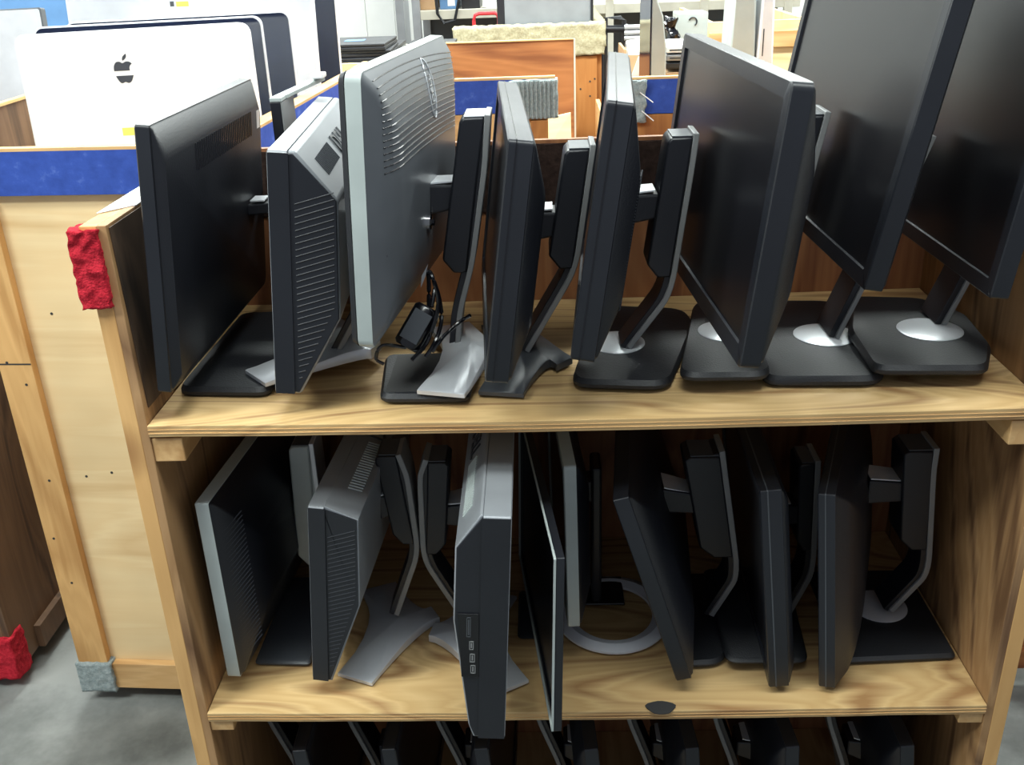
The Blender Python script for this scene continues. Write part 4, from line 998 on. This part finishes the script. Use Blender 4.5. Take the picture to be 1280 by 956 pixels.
MB().tube([(x0, y-.01, at(760,36,y=y).z), (x1, y-.01, at(780,36,y=y).z)], .02, 10).build('bar', 'black', q, smooth=True)
# carton and packing beyond the right bin
q = thing('cardboard_box', (at(790, 80, y=2.9).x, 2.95, .0), 'open cardboard carton with white packing beyond the right blue-rimmed bin', 'box')
xl, xr = at(780, 75, y=2.9).x, at(838, 75, y=2.9).x; z1 = at(800, 62, y=2.9).z; z0 = FLOOR+.0005
MB().box(xl, xr, 2.9, 2.91, z0, z1-.02).build('side', 'cardboard', q); MB().box(xl, xr, 3.2, 3.21, z0, z1-.02).build('side', 'cardboard', q)
MB().box(xl, xl+.01, 2.91, 3.2, z0, z1).build('side', 'cardboard', q); MB().box(xr-.01, xr, 2.91, 3.2, z0, z1).build('side', 'cardboard', q)
MB().hexa([(xl+.02,2.88,z1-.12),(xr-.05,2.88,z1-.12),(xr-.05,2.89,z1-.12),(xl+.02,2.89,z1-.12),(xl+.05,2.84,z1-.02),(xr-.08,2.84,z1-.03),(xr-.08,2.845,z1-.03),(xl+.05,2.845,z1-.02)]).build('flap', 'paper', q)
mb = MB(); mb.grid_box(xl+.03, xr-.03, 2.93, 3.18, z1-.25, z1+.0, (12,10,8), .03, 9); mb.build('packing', 'paper', q, smooth='all')
# white carton with round mark and black bag behind the shiny-top monitor
y = 2.5; xl, xr = at(846, 30, y=y).x, at(885, 30, y=y).x; z1, z0 = at(865, 16, y=y).z, at(865, 42, y=y).z
q = thing('carton', ((xl+xr)/2, y, z0), 'white printed carton peeking above the shiny-top monitor', 'box')
MB().box(xl, xr, y, y+.12, z0-.15, z1).build('body', 'silver', q, .003)
pc = at(866, 27, y=y-.002)
MB().tube([pc+Vector((.014*math.cos(a), 0, .014*math.sin(a))) for a in [R(-60+20*k) for k in range(12)]], .0025, 6).build('round_mark', 'black', q)
q2 = thing('electronics_pile', (at(842, 40, y=2.48).x, 2.46, z0-.1), 'dark tangle of black parts left of the white carton', 'electronics')
for i, (a_, b_, c_, d_) in enumerate(((833,844,22,48), (836,846,40,52))):
    xl, xr = at(a_, 30, y=2.46).x, at(b_, 30, y=2.46).x
    MB().grid_box(xl, xr, 2.40+.03*i, 2.47, at(840,d_,y=2.46).z, at(840,c_,y=2.46).z, (5,4,6), .012, 30).build('part', 'gloss', q2, smooth=True)
y = 2.05; xl, xr = at(831, 84, y=y).x, at(872, 84, y=y).x; zc = at(845, 90, y=y).z
q = thing('cardboard_box', ((xl+xr)/2, y+.13, -.1), 'cardboard box under the pile of flat devices in the right bin', 'box')
MB().box(xl, xr, y, y+.26, -.0995, zc-.001).build('body', 'cardboard', q, .002)
MB().box((xl+xr)/2-.015, (xl+xr)/2+.015, y-.001, y+.0005, -.09, zc-.01).build('tape', 'pineX', q)
for i, (zz, mt, lb) in enumerate(((60, 'white', 'white flat device topmost of the pile by the white slab computer'), (70, 'steel', 'grey flat device in the pile by the white slab computer'), (80, 'black', 'black flat device lowest of the pile by the white slab computer'))):
    y = 2.05; xl, xr = at(833, zz, y=y).x, at(868, zz, y=y).x; z = at(845, zz+6, y=y).z
    q = thing('flat_device', ((xl+xr)/2, y+.1, z), lb, 'electronics', 'flat devices piled in the right bin')
    MB().box(xl, xr, y, y+.25, z, z+.018).build('case', mt, q, .003)
    MB().box(xl+.01, xr-.01, y-.001, y+.001, z+.006, z+.010).build('slot', 'rubber', q)

# ------------------------------------------------------------------ light
w = bpy.data.worlds.new('world'); sc.world = w; w.use_nodes = True
w.node_tree.nodes['Background'].inputs['Color'].default_value = (.80, .87, 1.0, 1); w.node_tree.nodes['Background'].inputs['Strength'].default_value = .22
def tube_light(x, y, e, sx=1.2, sy=.3, z=1.75, col=(.93, 1.0, .96)):
    l = bpy.data.lights.new('fluorescent_light', 'AREA'); l.shape = 'RECTANGLE'; l.size = sx; l.size_y = sy; l.energy = e; l.color = col
    o = bpy.data.objects.new('fluorescent_light', l); C.objects.link(o); o.location = (x, y, z)
tube_light(-.2, 1.8, 52); tube_light(1.6, 1.8, 38); tube_light(-2.2, 1.6, 26)
tube_light(.5, -.45, 27, 2.4, .4); tube_light(-1.6, -1.0, 44, 1.2, .4)
tube_light(-.5, 3.1, 30, 1.8, .6); tube_light(1.7, 3.1, 30, 1.8, .6); tube_light(.6, 5.6, 45, 2.0, .4, 2.0); tube_light(-1.9, 5.6, 40, 2.0, .4, 2.0); tube_light(3.2, 5.6, 45, 2.0, .4, 2.0); tube_light(3.4, 2.0, 30)
sc.view_settings.view_transform = 'Standard'; sc.view_settings.look = 'None'; sc.view_settings.exposure = 0.85; sc.view_settings.gamma = 1
sc.view_settings.use_curve_mapping = False
